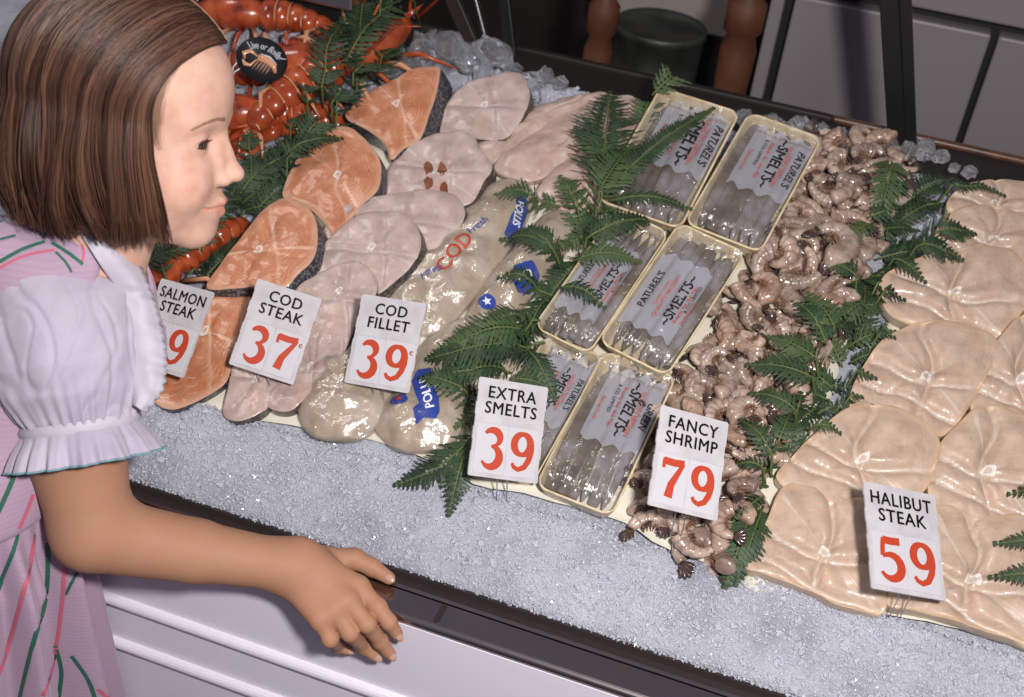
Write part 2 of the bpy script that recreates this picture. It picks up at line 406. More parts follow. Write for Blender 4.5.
# back ledge
ZE = onY(929, 146, 1.70)[2]
lg = empty('back_ledge', loc=(-.3, 1.60, 1.1)); tag(lg, 'dark brown wooden ledge along the back of the ice bed', 'ledge')
for nm, c, sz, mm in (('ledge_face', (-.35, 1.580, ZE-.18), (2.2, .03, .34), M['ledgedark']), ('ledge_top', (-.35, 1.63, ZE-.006), (2.2, .14, .022), M['ledgedark']), ('wood_edging', (.365, 1.706, ZE), (.77, .014, .022), M['woodledge']), ('dark_edging', (-.735, 1.706, ZE), (1.43, .014, .022), M['ledgedark'])):
    b = MB(); b.box(c, sz, bev=.003); o = b.build(nm, mm, smooth=False); o.parent = lg; o.matrix_parent_inverse = Matrix.Translation(-lg.location)

# black upright behind the shrimp
def bar(b, p, q, wx, wy, m=0, up=(0, 1, 0)):
    p = np.array(p); q = np.array(q); z = unit(q - p); y = unit(np.array(up) - z*np.dot(up, z)); x = np.cross(y, z)
    b.box((p + q) / 2, (wx, wy, np.linalg.norm(q - p)), ax=[x, y, z], m=m, bev=.0015)
ft = onY(903, 146, 1.66); tp = onY(884, -40, 1.62)
up_ = empty('black_upright', loc=ft); tag(up_, 'black painted steel upright of two flat bars rising from the back ledge', 'post')
for nm, a0, a1, wd in (('flat_bar', (897.5, 150), (887, -40), .024), ('flat_bar', (911.5, 150), (904, -40), .015)):
    b = MB(); bar(b, onY(*a0, 1.66), onY(*a1, 1.62), wd, .012); o = b.build(nm, M['blackpaint'], smooth=False); o.parent = up_; o.matrix_parent_inverse = Matrix.Translation(-up_.location)
b = MB(); bar(b, onY(904.6, 150, 1.666), onY(896.5, -40, 1.626), .003, .008); o = b.build('steel_edge', M['wire'], smooth=False); o.parent = up_; o.matrix_parent_inverse = Matrix.Translation(-up_.location)

# dark case frame and lamp bracket top left
cf = empty('case_frame', loc=onY(470, 50, 1.66)); tag(cf, 'dark metal frame struts behind the ice at the back left', 'frame')
for (a, q, wd, mm) in (((480, 62), (436, -40), .022, 'darksteel'), ((492, 62), (466, -40), .006, 'wire'), ((512, 62), (500, -40), .018, 'blackpaint')):
    b = MB(); bar(b, onY(*a, 1.68), onY(*q, 1.70), wd, .012); o = b.build('strut', M[mm], smooth=False); o.parent = cf; o.matrix_parent_inverse = Matrix.Translation(-cf.location)
lb = MB(); lb.box(onY(332, -6, 1.45), (.075, .04, .022), bev=.003); o = lb.build('lamp_bracket', M['chrome'], smooth=False); tag(o, 'small chrome bracket end above the lobsters at the top edge', 'bracket')

# cold cabinet behind (right)
YC = 2.15
cc = empty('cold_cabinet', loc=(onY(870, 80, YC)[0] + .3, YC, 0)); tag(cc, 'grey-white enamel cold cabinet with dark door seams behind the counter', 'cabinet')
x0 = onY(757, 60, YC)[0]; x1 = onY(775, 60, YC)[0]; x2 = onY(979, 80, YC)[0]; zs = onY(960, 21, YC)[2]
def cpart(nm, c, sz, mm, bev=.004):
    b = MB(); b.box(c, sz, bev=bev); o = b.build(nm, mm, smooth=False); o.parent = cc; o.matrix_parent_inverse = Matrix.Translation(-cc.location); return o
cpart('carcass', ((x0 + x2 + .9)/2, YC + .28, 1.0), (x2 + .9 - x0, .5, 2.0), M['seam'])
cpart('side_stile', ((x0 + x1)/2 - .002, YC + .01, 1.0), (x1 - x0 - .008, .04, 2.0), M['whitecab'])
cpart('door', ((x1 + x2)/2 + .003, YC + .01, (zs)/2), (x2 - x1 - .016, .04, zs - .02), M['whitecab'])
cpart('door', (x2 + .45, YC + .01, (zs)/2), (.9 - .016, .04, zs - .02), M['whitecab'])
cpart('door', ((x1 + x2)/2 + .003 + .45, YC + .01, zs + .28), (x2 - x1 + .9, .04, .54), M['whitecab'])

# turned wooden legs and galvanised bucket behind
YB = 2.0
def lathe(name, prof, loc, mm, n=24):
    V = []; 
    for r, z in prof: V += [(r*math.cos(2*math.pi*j/n), r*math.sin(2*math.pi*j/n), z) for j in range(n)]
    k_ = len(prof); Fc = [(i*n+j, i*n+(j+1) % n, (i+1)*n+(j+1) % n, (i+1)*n+j) for i in range(k_-1) for j in range(n)] + [tuple(range(n))[::-1], tuple((k_-1)*n+j for j in range(n))]
    return mesh(name, V, Fc, mm, mw=Matrix.Translation(Vector(loc)))
for px, r, lab in ((597, .025, 'slim turned orange-brown wooden leg left of the dark bucket'), (736, .030, 'thick turned orange-brown wooden leg right of the dark bucket')):
    p = onY(px, 60, YB); 
    o = lathe('turned_leg', [(r*.7, 0), (r*.6, .3), (r*.8, .75), (r*.62, .85), (r*.85, p[2]-.10), (r, p[2]-.03), (r*1.05, p[2]+.02), (r*.8, p[2]+.045), (r*1.1, p[2]+.055), (r*1.1, p[2]+.10), (r*.8, p[2]+.11), (r*.9, p[2]+.3)], (p[0], YB, 0), M['turnedwood'])
    tag(o, lab, 'table leg')
p = onY(661, 26, YB + .12)
b = lathe('bucket', [(.076, -.24), (.080, -.10), (.0815, -.095), (.080, -.09), (.083, -.012), (.086, -.010), (.086, .0), (.083, .004), (.080, -.004), (.03, -.002), (.012, .0)], (p[0], YB + .12, p[2]), M['galv']); tag(b, 'dim galvanised metal pail with a flat lid between two turned wooden legs', 'bucket')
st = MB(); st.box((p[0], YB + .12, (p[2]-.24)/2), (.34, .20, p[2]-.242), bev=.004); o = st.build('stool', M['darkwall'], smooth=False); tag(o, 'dark low stand under the galvanised bucket', 'stand')
wp = onY(665, 5, 2.6)
b = MB(); b.box((wp[0], 2.6, wp[2] + .09), (.30, .03, .26), bev=.004); o = b.build('wall_board', mat('pale_board', (.42, .36, .33), .6), smooth=False); struct(o); o.name = 'trim_1'

# ================================================================== ice
def ice_h(x, t):
    v = Vector((x*9, t*9, 3.1))
    h = .006 * noise.noise(v) + .004*noise.noise(v*3.3)
    if t < .03: h -= .010 * ((.03 - t) / .03)
    if t < .12: h += .004
    else: h -= .006
    if t > .70: h += (.018 if x < -.35 else .004) * min(1, (t - .70) / .05)
    return h
nx, ny = 380, 150
V = []; 
for j in range(ny):
    t = .012 + (.762 - .012) * j/(ny-1)
    for i in range(nx):
        x = XL + .02 + (XR - XL - .04) * i/(nx-1)
        V.append(bw(x, t, ice_h(x, t) + .0016*random.uniform(-1, 1)))
Fc = [(j*nx+i, j*nx+i+1, (j+1)*nx+i+1, (j+1)*nx+i) for j in range(ny-1) for i in range(nx-1)]
# skirt so the heap has a body
border = [i for i in range(nx)] + [j*nx+nx-1 for j in range(1, ny)] + [(ny-1)*nx+i for i in range(nx-2, -1, -1)] + [j*nx for j in range(ny-2, 0, -1)]
sk = len(V); V += [(V[i][0], V[i][1], .82) for i in border]; nb = len(border)
Fc += [(border[i], border[(i+1) % nb], sk+(i+1) % nb, sk+i)[::-1] for i in range(nb)] 
bed = mesh('crushed_ice', V, Fc, [M['icebed'], M['iceshard']]); tag(bed, 'crushed ice heaped over the counter and along the chrome rail', 'ice', kind='stuff')
ALLG.append((np.array(V), Fc))
# glittering shards on the open strip of ice
sv = []; sf = []
def shard(x, t, h, s):
    n0 = len(sv); R = Matrix.Rotation(random.uniform(0, 6.3), 3, Vector((random.uniform(-1, 1), random.uniform(-1, 1), random.uniform(-1, 1))).normalized())
    k = random.choice((4, 5)); a = [Vector((math.cos(6.283*i/k + random.uniform(-.3, .3)), math.sin(6.283*i/k + random.uniform(-.3, .3)), random.uniform(-.3, .3))) * random.uniform(.6, 1.1) for i in range(k)]
    a += [Vector((random.uniform(-.3, .3), random.uniform(-.3, .3), random.uniform(.4, 1.0))), Vector((random.uniform(-.3, .3), random.uniform(-.3, .3), -random.uniform(.3, .8)))]
    c = Vector(bw(x, t, h))
    for q in a: sv.append(tuple(c + R @ (q * s)))
    for i in range(k): sf.append((n0+i, n0+(i+1) % k, n0+k)); sf.append((n0+(i+1) % k, n0+i, n0+k+1))
for i in range(72000):
    x = random.uniform(-1.0, .70); t = random.uniform(.006, .20) if random.random() < .93 else random.uniform(.2, .35)
    s = random.choice((.001, .0014, .0018, .0022)) * random.uniform(.7, 1.3)
    shard(x, t, ice_h(x, t) + random.uniform(-.002, .003), s)
for i in range(500):
    x = random.uniform(-1.0, .70); t = random.uniform(.01, .13); shard(x, t, ice_h(x, t) + .001, random.uniform(.004, .007))
for i in range(5000):
    x = random.uniform(-1.1, .55); t = random.uniform(.66, .760); shard(x, t, ice_h(x, t) + random.uniform(-.002, .004), random.uniform(.002, .006))
for i in range(2500):
    x = random.uniform(-1.15, -.55); t = random.uniform(.2, .75); shard(x, t, ice_h(x, t) + random.uniform(-.002, .004), random.uniform(.002, .006))
sh = mesh('ice_shards', sv, sf, M['iceshard'], smooth=False); sh.parent = bed; sh['kind'] = 'stuff'
# lumps of clear ice along the back
def lump(px, py, s, h=.0, lab='clear lump of ice behind the fish at the back of the counter'):
    q = bed2(px, py, h + s*.5); p = bw(q[0], q[1], h + s*.5)
    b = MB(); sd = Vector((px, py, 1.)); 
    b.ell((0, 0, 0), (s*random.uniform(.75, 1.15), s*random.uniform(.7, 1), s*random.uniform(.7, 1.1)), n=6, fn=lambda v: v * (1 + .5*noise.noise(Vector(v)*1.9 + sd)))
    o = b.build('ice_lump', M['icechunk'], smooth=False, mw=Matrix.Translation(Vector(p))); tag(o, lab, 'ice', 'lumps of ice along the back'); return o
for px, py, s, h in [(425,52,.028,.02),(450,46,.026,.035),(470,58,.026,.02),(492,52,.028,.035),(512,74,.018,.01),(530,82,.016,.01),(545,78,.016,.012),(560,84,.013,.01),(440,68,.018,.01),(408,66,.018,.02),(398,75,.016,.02),
    (462,50,.016,.035),(484,75,.018,.02),(515,88,.015,.012),(533,95,.014,.01),(388,72,.014,.02)]:
    lump(px, py, s, h, 'clear %s lump of ice %s the farthest cod steak, at the back' % ('large' if s > .021 else 'medium' if s > .0165 else 'small', 'left of and behind' if px < 455 else 'right behind' if px < 505 else 'right of'))
for px, py, s, h in [(745,118,.012,.004),(772,121,.013,.004),(800,124,.015,.005),(822,131,.012,.004),(842,135,.010,.004),(862,142,.010,.004),(890,148,.013,.005),(908,150,.014,.006),(925,150,.016,.008),(940,156,.012,.004),(955,168,.010,.003),(970,172,.010,.003),(785,128,.010,.004),(875,148,.009,.004)]:
    lump(px, py, s, h, 'clear %s lump of ice at the back ledge, behind %s' % ('large' if s > .0135 else 'medium' if s > .0105 else 'small', 'the farthest right smelt tray' if px < 812 else 'the shrimp heap' if px < 880 else 'the ferns by the black upright' if px < 930 else 'the farthest halibut'))

# butcher paper liners
def paper(pts, lab, h=.0045):
    L = [bed2(*p, h) for p in pts]; c = np.mean(L, 0); R = catmull(L, 90)
    V = [bw(c[0], c[1], h)]; Fc = []; K = 8
    for k_ in range(1, K+1):
        for j in range(90):
            p = c + (R[j]-c)*(k_/K); V.append(bw(p[0], p[1], h + .0015*noise.noise(Vector((p[0]*40, p[1]*40, 2))) + (.0015*math.sin(j*1.7) if k_ == K else 0)))
    Fc = [(0, 1+j, 1+(j+1) % 90) for j in range(90)] + [(1+i*90+j, 1+(i+1)*90+j, 1+(i+1)*90+(j+1) % 90, 1+i*90+(j+1) % 90) for i in range(K-1) for j in range(90)]
    o = mesh('paper_sheet', V, Fc, M['paper']); md = o.modifiers.new('s', 'SOLIDIFY'); md.thickness = .0006; tag(o, lab, 'paper'); remember(o)
paper([(150,360),(160,402),(215,413),(260,420),(330,432),(375,440),(430,460),(465,470),(540,380),(620,250),(560,150),(400,120),(250,250)], 'white paper liner showing under the salmon and cod at the ice')
paper([(455,462),(540,497),(620,520),(660,545),(740,573),(770,560),(830,400),(860,250),(800,160),(700,170),(560,330)], 'cream paper liner showing under the smelt trays')
paper([(745,572),(800,590),(880,612),(960,628),(1005,634),(1060,640),(1100,500),(1080,300),(950,230),(860,380)], 'white paper liner showing under the halibut steaks')
# ================================================================== fish
def steak(kind, pts, lab, thick=.022, h0=.0, slope=.12, dome=.0015, lobes=.0018, **k):
    mats = {'salmon': [M['salmon'], M['salmonskin']], 'cod': [M['cod'], M['codskin']], 'halibut': [M['halibut'], M['halibutskin']]}[kind]
    nm = {'salmon': 'salmon_steak', 'cod': 'cod_steak', 'halibut': 'halibut_steak'}[kind]
    sd_ = pts[0][0]*.13
    def fn(p, r, a):
        x, y = p[0], p[1]; w1 = .006*noise.noise(Vector((x*22, y*22, sd_)))
        if kind == 'halibut':
            d1 = abs(x + .12*y + .006*math.sin(y*60 + sd_) + w1); d2 = abs(y + .012 - .25*abs(x) + w1); d3 = abs(y + .040 + .2*x + w1*1.5)
            c1 = max(0, 1 - d1/.0035)*(1 if y > -.045 else .2); c2 = max(0, 1 - d2/.0035)*min(1, abs(x)/.01); c3 = max(0, 1 - d3/.0040)
            m_ = max(c1*.7, c2, c3); e = max(0, 1 - min(d1, d2, d3)/.013)
            return (-.0085*e*e*(1 if r < .97 else .4) - (.0015*c1), m_*m_)
        if kind == 'cod':
            d1 = abs(y - .2*x + w1); d3 = abs(x - .01 + .4*y + w1)
            c = max(0, 1-d1/.002)*.6 + max(0, 1-d3/.0018)*.5*(y < 0)
            return (-.0025*max(0, 1-min(d1, d3)/.009)**2, min(1, c))
        d1 = abs(x*.35 + y*.2 + w1*.6); c = max(0, 1-d1/.0011)*.8
        return (-.0015*max(0, 1-d1/.006)**2, c)
    o = blob(nm, pts, thick, mats, h0=h0, slope=slope, dome=dome, lobes=lobes, fn=fn, sharp=True, grow={'halibut': 1.07, 'cod': 1.04, 'salmon': 1.0}[kind], **k)
    tag(o, lab, nm.replace('_', ' '), {'salmon': 'salmon steaks on the ice', 'cod': 'cod steaks on the ice', 'halibut': 'halibut steaks in overlapping rows'}[kind]); return o
steak('salmon', [(345,115),(364,95),(395,77),(414,67),(438,66),(440,70),(437,90),(428,118),(420,138),(405,147),(391,159),(384,143),(368,130)], 'orange salmon steak with wide silver skin, topmost against the back ice', h0=.012, slope=.16, thick=.034, ctr=(396,103), shear=.55)
steak('salmon', [(282,194),(295,160),(306,142),(329,129),(347,126),(362,136),(377,153),(381,170),(377,190),(362,205),(345,225),(333,236),(324,222),(305,205)], 'large round orange salmon steak, second from the back', h0=.010, slope=.14, thick=.028, ctr=(338,175), shear=.4)
steak('salmon', [(207,288),(220,263),(237,241),(256,215),(271,202),(287,196),(304,204),(315,218),(317,241),(312,260),(297,274),(284,286),(252,286)], 'orange salmon steak with dark skin edge beside the cod steaks, third from the back', h0=.016, slope=.12, thick=.030, ctr=(258,250), shear=.5)
steak('salmon', [(150,392),(168,349),(200,292),(220,280),(244,276),(254,286),(241,327),(230,371),(218,388),(174,409)], 'nearest orange salmon steak behind the SALMON STEAK card', slope=.05, thick=.02, ctr=(205,330), lobes=.002)
steak('cod', [(443,120),(450,100),(467,83),(488,77),(509,72),(522,77),(528,96),(519,120),(505,136),(485,138),(460,133),(443,132)], 'pale cod steak with round backbone hole, farthest back by the ice lumps', h0=.012, slope=.2, thick=.024, ctr=(484,104), shear=.3)
steak('cod', [(386,193),(390,169),(405,148),(430,136),(457,131),(473,138),(478,148),(490,165),(481,182),(471,200),(454,203),(426,193),(402,195)], 'cod steak with brown bloody patches at its middle', h0=.006, slope=.16, thick=.024, ctr=(437,172), shear=.3)
# the brown blood marks of that steak
steak('cod', [(328,225),(345,205),(382,196),(420,190),(450,194),(462,208),(460,222),(449,238),(431,250),(416,255),(380,240),(335,245)], 'long cod steak half hidden behind the black-edged cod steak', h0=.008, slope=.14, ctr=(395,215), shear=.3)
steak('cod', [(318,278),(322,250),(338,230),(358,216),(385,211),(404,215),(416,228),(419,246),(412,262),(396,278),(380,290),(365,295),(345,290)], 'cod steak with a broad black skin edge beside the wrapped fillets', h0=.010, slope=.14, ctr=(372,246), thick=.026, shear=.5)
steak('cod', [(292,305),(300,285),(315,276),(334,267),(353,261),(368,269),(375,282),(373,297),(360,304),(352,330),(341,350),(320,350),(300,330)], 'cod steak lying between the COD STEAK and COD FILLET cards', h0=.012, slope=.10, ctr=(340,290))
steak('cod', [(285,375),(300,350),(315,330),(340,330),(342,350),(332,368),(312,390),(292,408),(272,407),(268,395)], 'small cod steak right of the bottom edge of the COD STEAK card', h0=.004, slope=.08, ctr=(310,365), thick=.02)
steak('cod', [(224,412),(228,390),(236,360),(258,330),(285,335),(298,350),(288,375),(272,398),(262,410),(240,419)], 'nearest cod steak behind and below the COD STEAK card', h0=.002, slope=.06, ctr=(255,380), thick=.02)
# loose fillets at the back
for pts, lab, h0 in (([(473,152),(480,135),(500,122),(528,108),(560,98),(600,92),(615,96),(590,108),(560,122),(530,142),(505,158),(485,162)], 'long pale cod fillet lying farthest back next to the cod steaks', .006),
    ([(495,170),(505,150),(530,136),(560,116),(600,100),(630,94),(642,105),(638,118),(610,132),(585,150),(560,170),(530,180)], 'long pale pink cod fillet between two other fillets at the back', .010),
    ([(538,195),(545,178),(565,160),(600,136),(632,112),(648,120),(650,150),(630,185),(605,205),(570,212)], 'pale pink cod fillet under the ferns next to the farthest smelt tray', .012)):
    o = blob('cod_fillet', pts, .012, [M['fillet'], M['fillet']], h0=h0, slope=.04, dome=.014, lump=.003, power=2.2, fn=lambda p, r, a: (-.004*abs(math.sin(a))*(1-r) - .003*max(0, 1-abs(math.sin(a)*r*3+.3*noise.noise(Vector((p[0]*30, p[1]*30, 0))))*4), .5*max(0, 1-abs(math.sin(a)*r*3)*6))); tag(o, lab, 'cod fillet', 'loose cod fillets')

# wrapped fillets
def pack(pts, lab, h0=.002, dome=.020):
    o = blob('wrapped_fillet', pts, .012, [M['packflesh'], M['packflesh']], h0=h0, slope=.02, dome=dome, lump=.0035, power=2.6); tag(o, lab, 'wrapped fish', 'cod fillets wrapped in printed cellophane')
    shell(o, 'cellophane', .0014, M['film'], o); return o
PK = []
PK.append(pack([(384,300),(398,272),(425,250),(462,212),(492,184),(512,178),(531,188),(531,208),(517,235),(502,261),(483,287),(464,309),(446,328),(424,334),(398,322)], 'cellophane-wrapped fillet printed with red and blue words beside the black-edged cod steak'))
PK.append(pack([(461,326),(472,303),(487,279),(509,253),(532,225),(554,210),(572,212),(573,235),(558,262),(534,292),(511,320),(487,338),(468,342)], 'cellophane-wrapped fillet half covered by ferns, with two blue stickers'))
PK.append(pack([(298,412),(303,385),(325,352),(350,335),(400,345),(397,390),(382,420),(358,437),(322,437),(305,428)], 'wrapped fillet under the COD FILLET card at the ice', dome=.016))
PK.append(pack([(374,425),(381,405),(397,381),(420,352),(450,345),(464,375),(463,415),(455,440),(429,450),(398,448),(381,436)], 'wrapped fillet with a wavy blue printed banner right of the COD FILLET card'))
PK.append(pack([(418,350),(440,330),(470,318),(512,325),(528,340),(505,372),(470,384),(445,372)], 'wrapped fillet hidden by ferns above the EXTRA SMELTS card', dome=.014))

# print on the wrappers, laid on the surface
def draped_text(parent, name, s, px, py, ux, uy, height, mm, bold=.02, off=.0022, stretch=1.0, rev=False):
    """text whose baseline runs along the image direction (ux,uy) measured at (px,py); built on the real surface"""
    me = parent.data; mw = np.array(parent.matrix_world)
    V = np.array([v.co[:] for v in me.vertices]) @ mw[:3, :3].T + mw[:3, 3]
    bv = BVHTree.FromPolygons([tuple(v) for v in V], [tuple(p.vertices) for p in me.polygons])
    c = bed2(px, py, .03); e = bed2(px + ux, py + uy, .03) - c; e /= np.linalg.norm(e); f = np.array([-e[1], e[0]])
    TVt, TF = text_data(s, bold); out = []
    for v in TVt:
        q = c + e * v[0]*height*stretch + f * v[1]*height; h = drop(bv, q[0], q[1], .02)
        out.append(bw(q[0], q[1], h + off))
    inv = np.linalg.inv(mw); out = np.array(out) @ inv[:3, :3].T + inv[:3, 3]
    return child(name, out, TF, mm, parent, smooth=False)
def draped_poly(parent, name, pts, mm, off=.0018, N=60, K=6):
    me = parent.data; mw = np.array(parent.matrix_world)
    V = np.array([v.co[:] for v in me.vertices]) @ mw[:3, :3].T + mw[:3, 3]
    bv = BVHTree.FromPolygons([tuple(v) for v in V], [tuple(p.vertices) for p in me.polygons])
    L = np.array([bed2(*p, .03) for p in pts]); c = L.mean(0); d = np.r_[0, np.cumsum(np.linalg.norm(np.diff(np.vstack([L, L[:1]]), axis=0), axis=1))]
    s = np.linspace(0, d[-1], N+1)[:-1]; Lq = np.vstack([L, L[:1]]); R = np.stack([np.interp(s, d, Lq[:, i]) for i in (0, 1)], 1)
    Vv = [c] + [c + (R[j]-c)*kk/K for kk in range(1, K+1) for j in range(N)]
    out = [bw(q[0], q[1], drop(bv, q[0], q[1], .02) + off) for q in Vv]
    Fc = [(0, 1+j, 1+(j+1) % N) for j in range(N)] + [(1+i*N+j, 1+(i+1)*N+j, 1+(i+1)*N+(j+1) % N, 1+i*N+(j+1) % N) for i in range(K-1) for j in range(N)]
    inv = np.linalg.inv(mw); out = np.array(out) @ inv[:3, :3].T + inv[:3, 3]
    return child(name, out, Fc, mm, parent)
A, B2, C3, D4, E5 = PK
draped_text(A, 'red_print', 'COD', 455, 254, 26, -30, .026, M['redink'], .012, stretch=1.1)
draped_text(A, 'blue_script', 'Fillets', 432, 272, 20, -8, .013, M['blueink'], .01)
draped_text(A, 'blue_script', 'Fresh', 478, 228, 24, -16, .014, M['blueink'], .01)
draped_poly(A, 'blue_banner', [(516,187),(524,185),(529,206),(521,226),(512,238),(504,232),(511,216),(517,205)], M['blueink'])
draped_text(A, 'banner_word', 'POLLIS', 518, 211, -5, 22, .0125, M['whiteink'], .03, off=.003)
draped_poly(B2, 'blue_banner', [(514,268),(532,262),(540,272),(535,286),(518,292),(512,282)], M['blueink'])
draped_text(B2, 'banner_word', 'PO', 525, 277, 18, -8, .016, M['whiteink'], .03, off=.003)
draped_poly(B2, 'round_sticker', [(487+9*math.cos(a*.4), 302+7*math.sin(a*.4)) for a in range(16)], M['blueink'])
draped_poly(B2, 'sticker_star', [(487+(5 if i % 2 else 2.2)*math.cos(i*math.pi/5), 302+(4 if i % 2 else 1.7)*math.sin(i*math.pi/5)) for i in range(10)], M['whiteink'], off=.0028, N=40)
draped_poly(D4, 'blue_banner', [(418,371),(431,369),(433,385),(439,400),(440,412),(436,420),(425,419),(416,424),(413,409),(422,411),(416,396),(412,383)], M['blueink'])
draped_text(D4, 'banner_word', 'POLLIS', 427, 395, -7, -28, .0145, M['whiteink'], .03, off=.003)
draped_poly(D4, 'round_sticker', [(399+9.5*math.cos(a*.4), 401+5.5*math.sin(a*.4)) for a in range(16)], M['blueink'])
draped_poly(D4, 'sticker_star', [(399+(4.5 if i % 2 else 2)*math.cos(i*math.pi/5), 401+(3.4 if i % 2 else 1.5)*math.sin(i*math.pi/5)) for i in range(10)], M['redink'], off=.0028, N=40)

# halibut
H = [([(950,205),(962,188),(990,180),(1040,185),(1060,215),(1000,220),(965,220)], 'halibut steak farthest back at the right edge, partly under a fern', .012, .18),
 ([(940,240),(948,218),(980,205),(1024,215),(1060,235),(1040,262),(1000,262),(960,255)], 'halibut steak with white fat edge second from the back', .010, .15),
 ([(884,292),(893,272),(930,256),(970,248),(1010,252),(1030,285),(1012,318),(985,337),(940,328),(900,315)], 'broad halibut steak behind the bend of the long seam, third from the back', .010, .13),
 ([(855,395),(870,362),(890,338),(930,322),(975,330),(995,345),(985,372),(967,404),(945,430),(915,425),(865,412)], 'halibut steak in the middle of the left halibut row', .010, .12),
 ([(782,474),(800,452),(817,435),(853,408),(889,408),(925,424),(936,446),(930,470),(915,492),(870,496),(840,505),(800,490)], 'halibut steak just above the left of the HALIBUT STEAK card', .009, .11),
 ([(750,562),(770,523),(790,487),(835,497),(870,505),(884,540),(884,590),(878,608),(838,600),(812,587),(770,572)], 'nearest left halibut steak with a small red spot at the ice', .002, .06),
 ([(1012,260),(1030,235),(1090,240),(1100,300),(1050,318),(1020,300)], 'halibut steak at the right edge beside the long seam', .006, .12),
 ([(974,398),(985,365),(1000,340),(1030,315),(1080,330),(1080,430),(1030,432),(985,420)], 'upper halibut steak of the right row at the picture edge', .010, .12),
 ([(932,480),(940,450),(958,428),(985,408),(1025,418),(1075,440),(1070,530),(1010,532),(950,520),(936,500)], 'halibut steak right of the HALIBUT STEAK card', .009, .11),
 ([(892,600),(910,560),(935,510),(985,518),(1070,525),(1070,645),(1010,634),(960,618),(920,608)], 'nearest halibut steak under the HALIBUT STEAK card', .002, .06)]
for pts, lab, h0, sl in H: steak('halibut', pts, lab, thick=.024, h0=h0, slope=sl, lobes=.004, dome=.003, lump=.002)
b = MB(); b.ell((0, 0, 0), (.020, .011, .006), n=8, fn=lambda v: v*(1+.2*noise.noise(Vector(v)*2)))
q = bed2(1003, 626, .01); o = b.build('fish_scrap', M['paper'], mw=frame(bw(q[0], q[1], .010), [.9, .35, .2], [-.3, .9, .3], NV)); tag(o, 'small pale scrap at the paper edge below the right halibut', 'scrap')

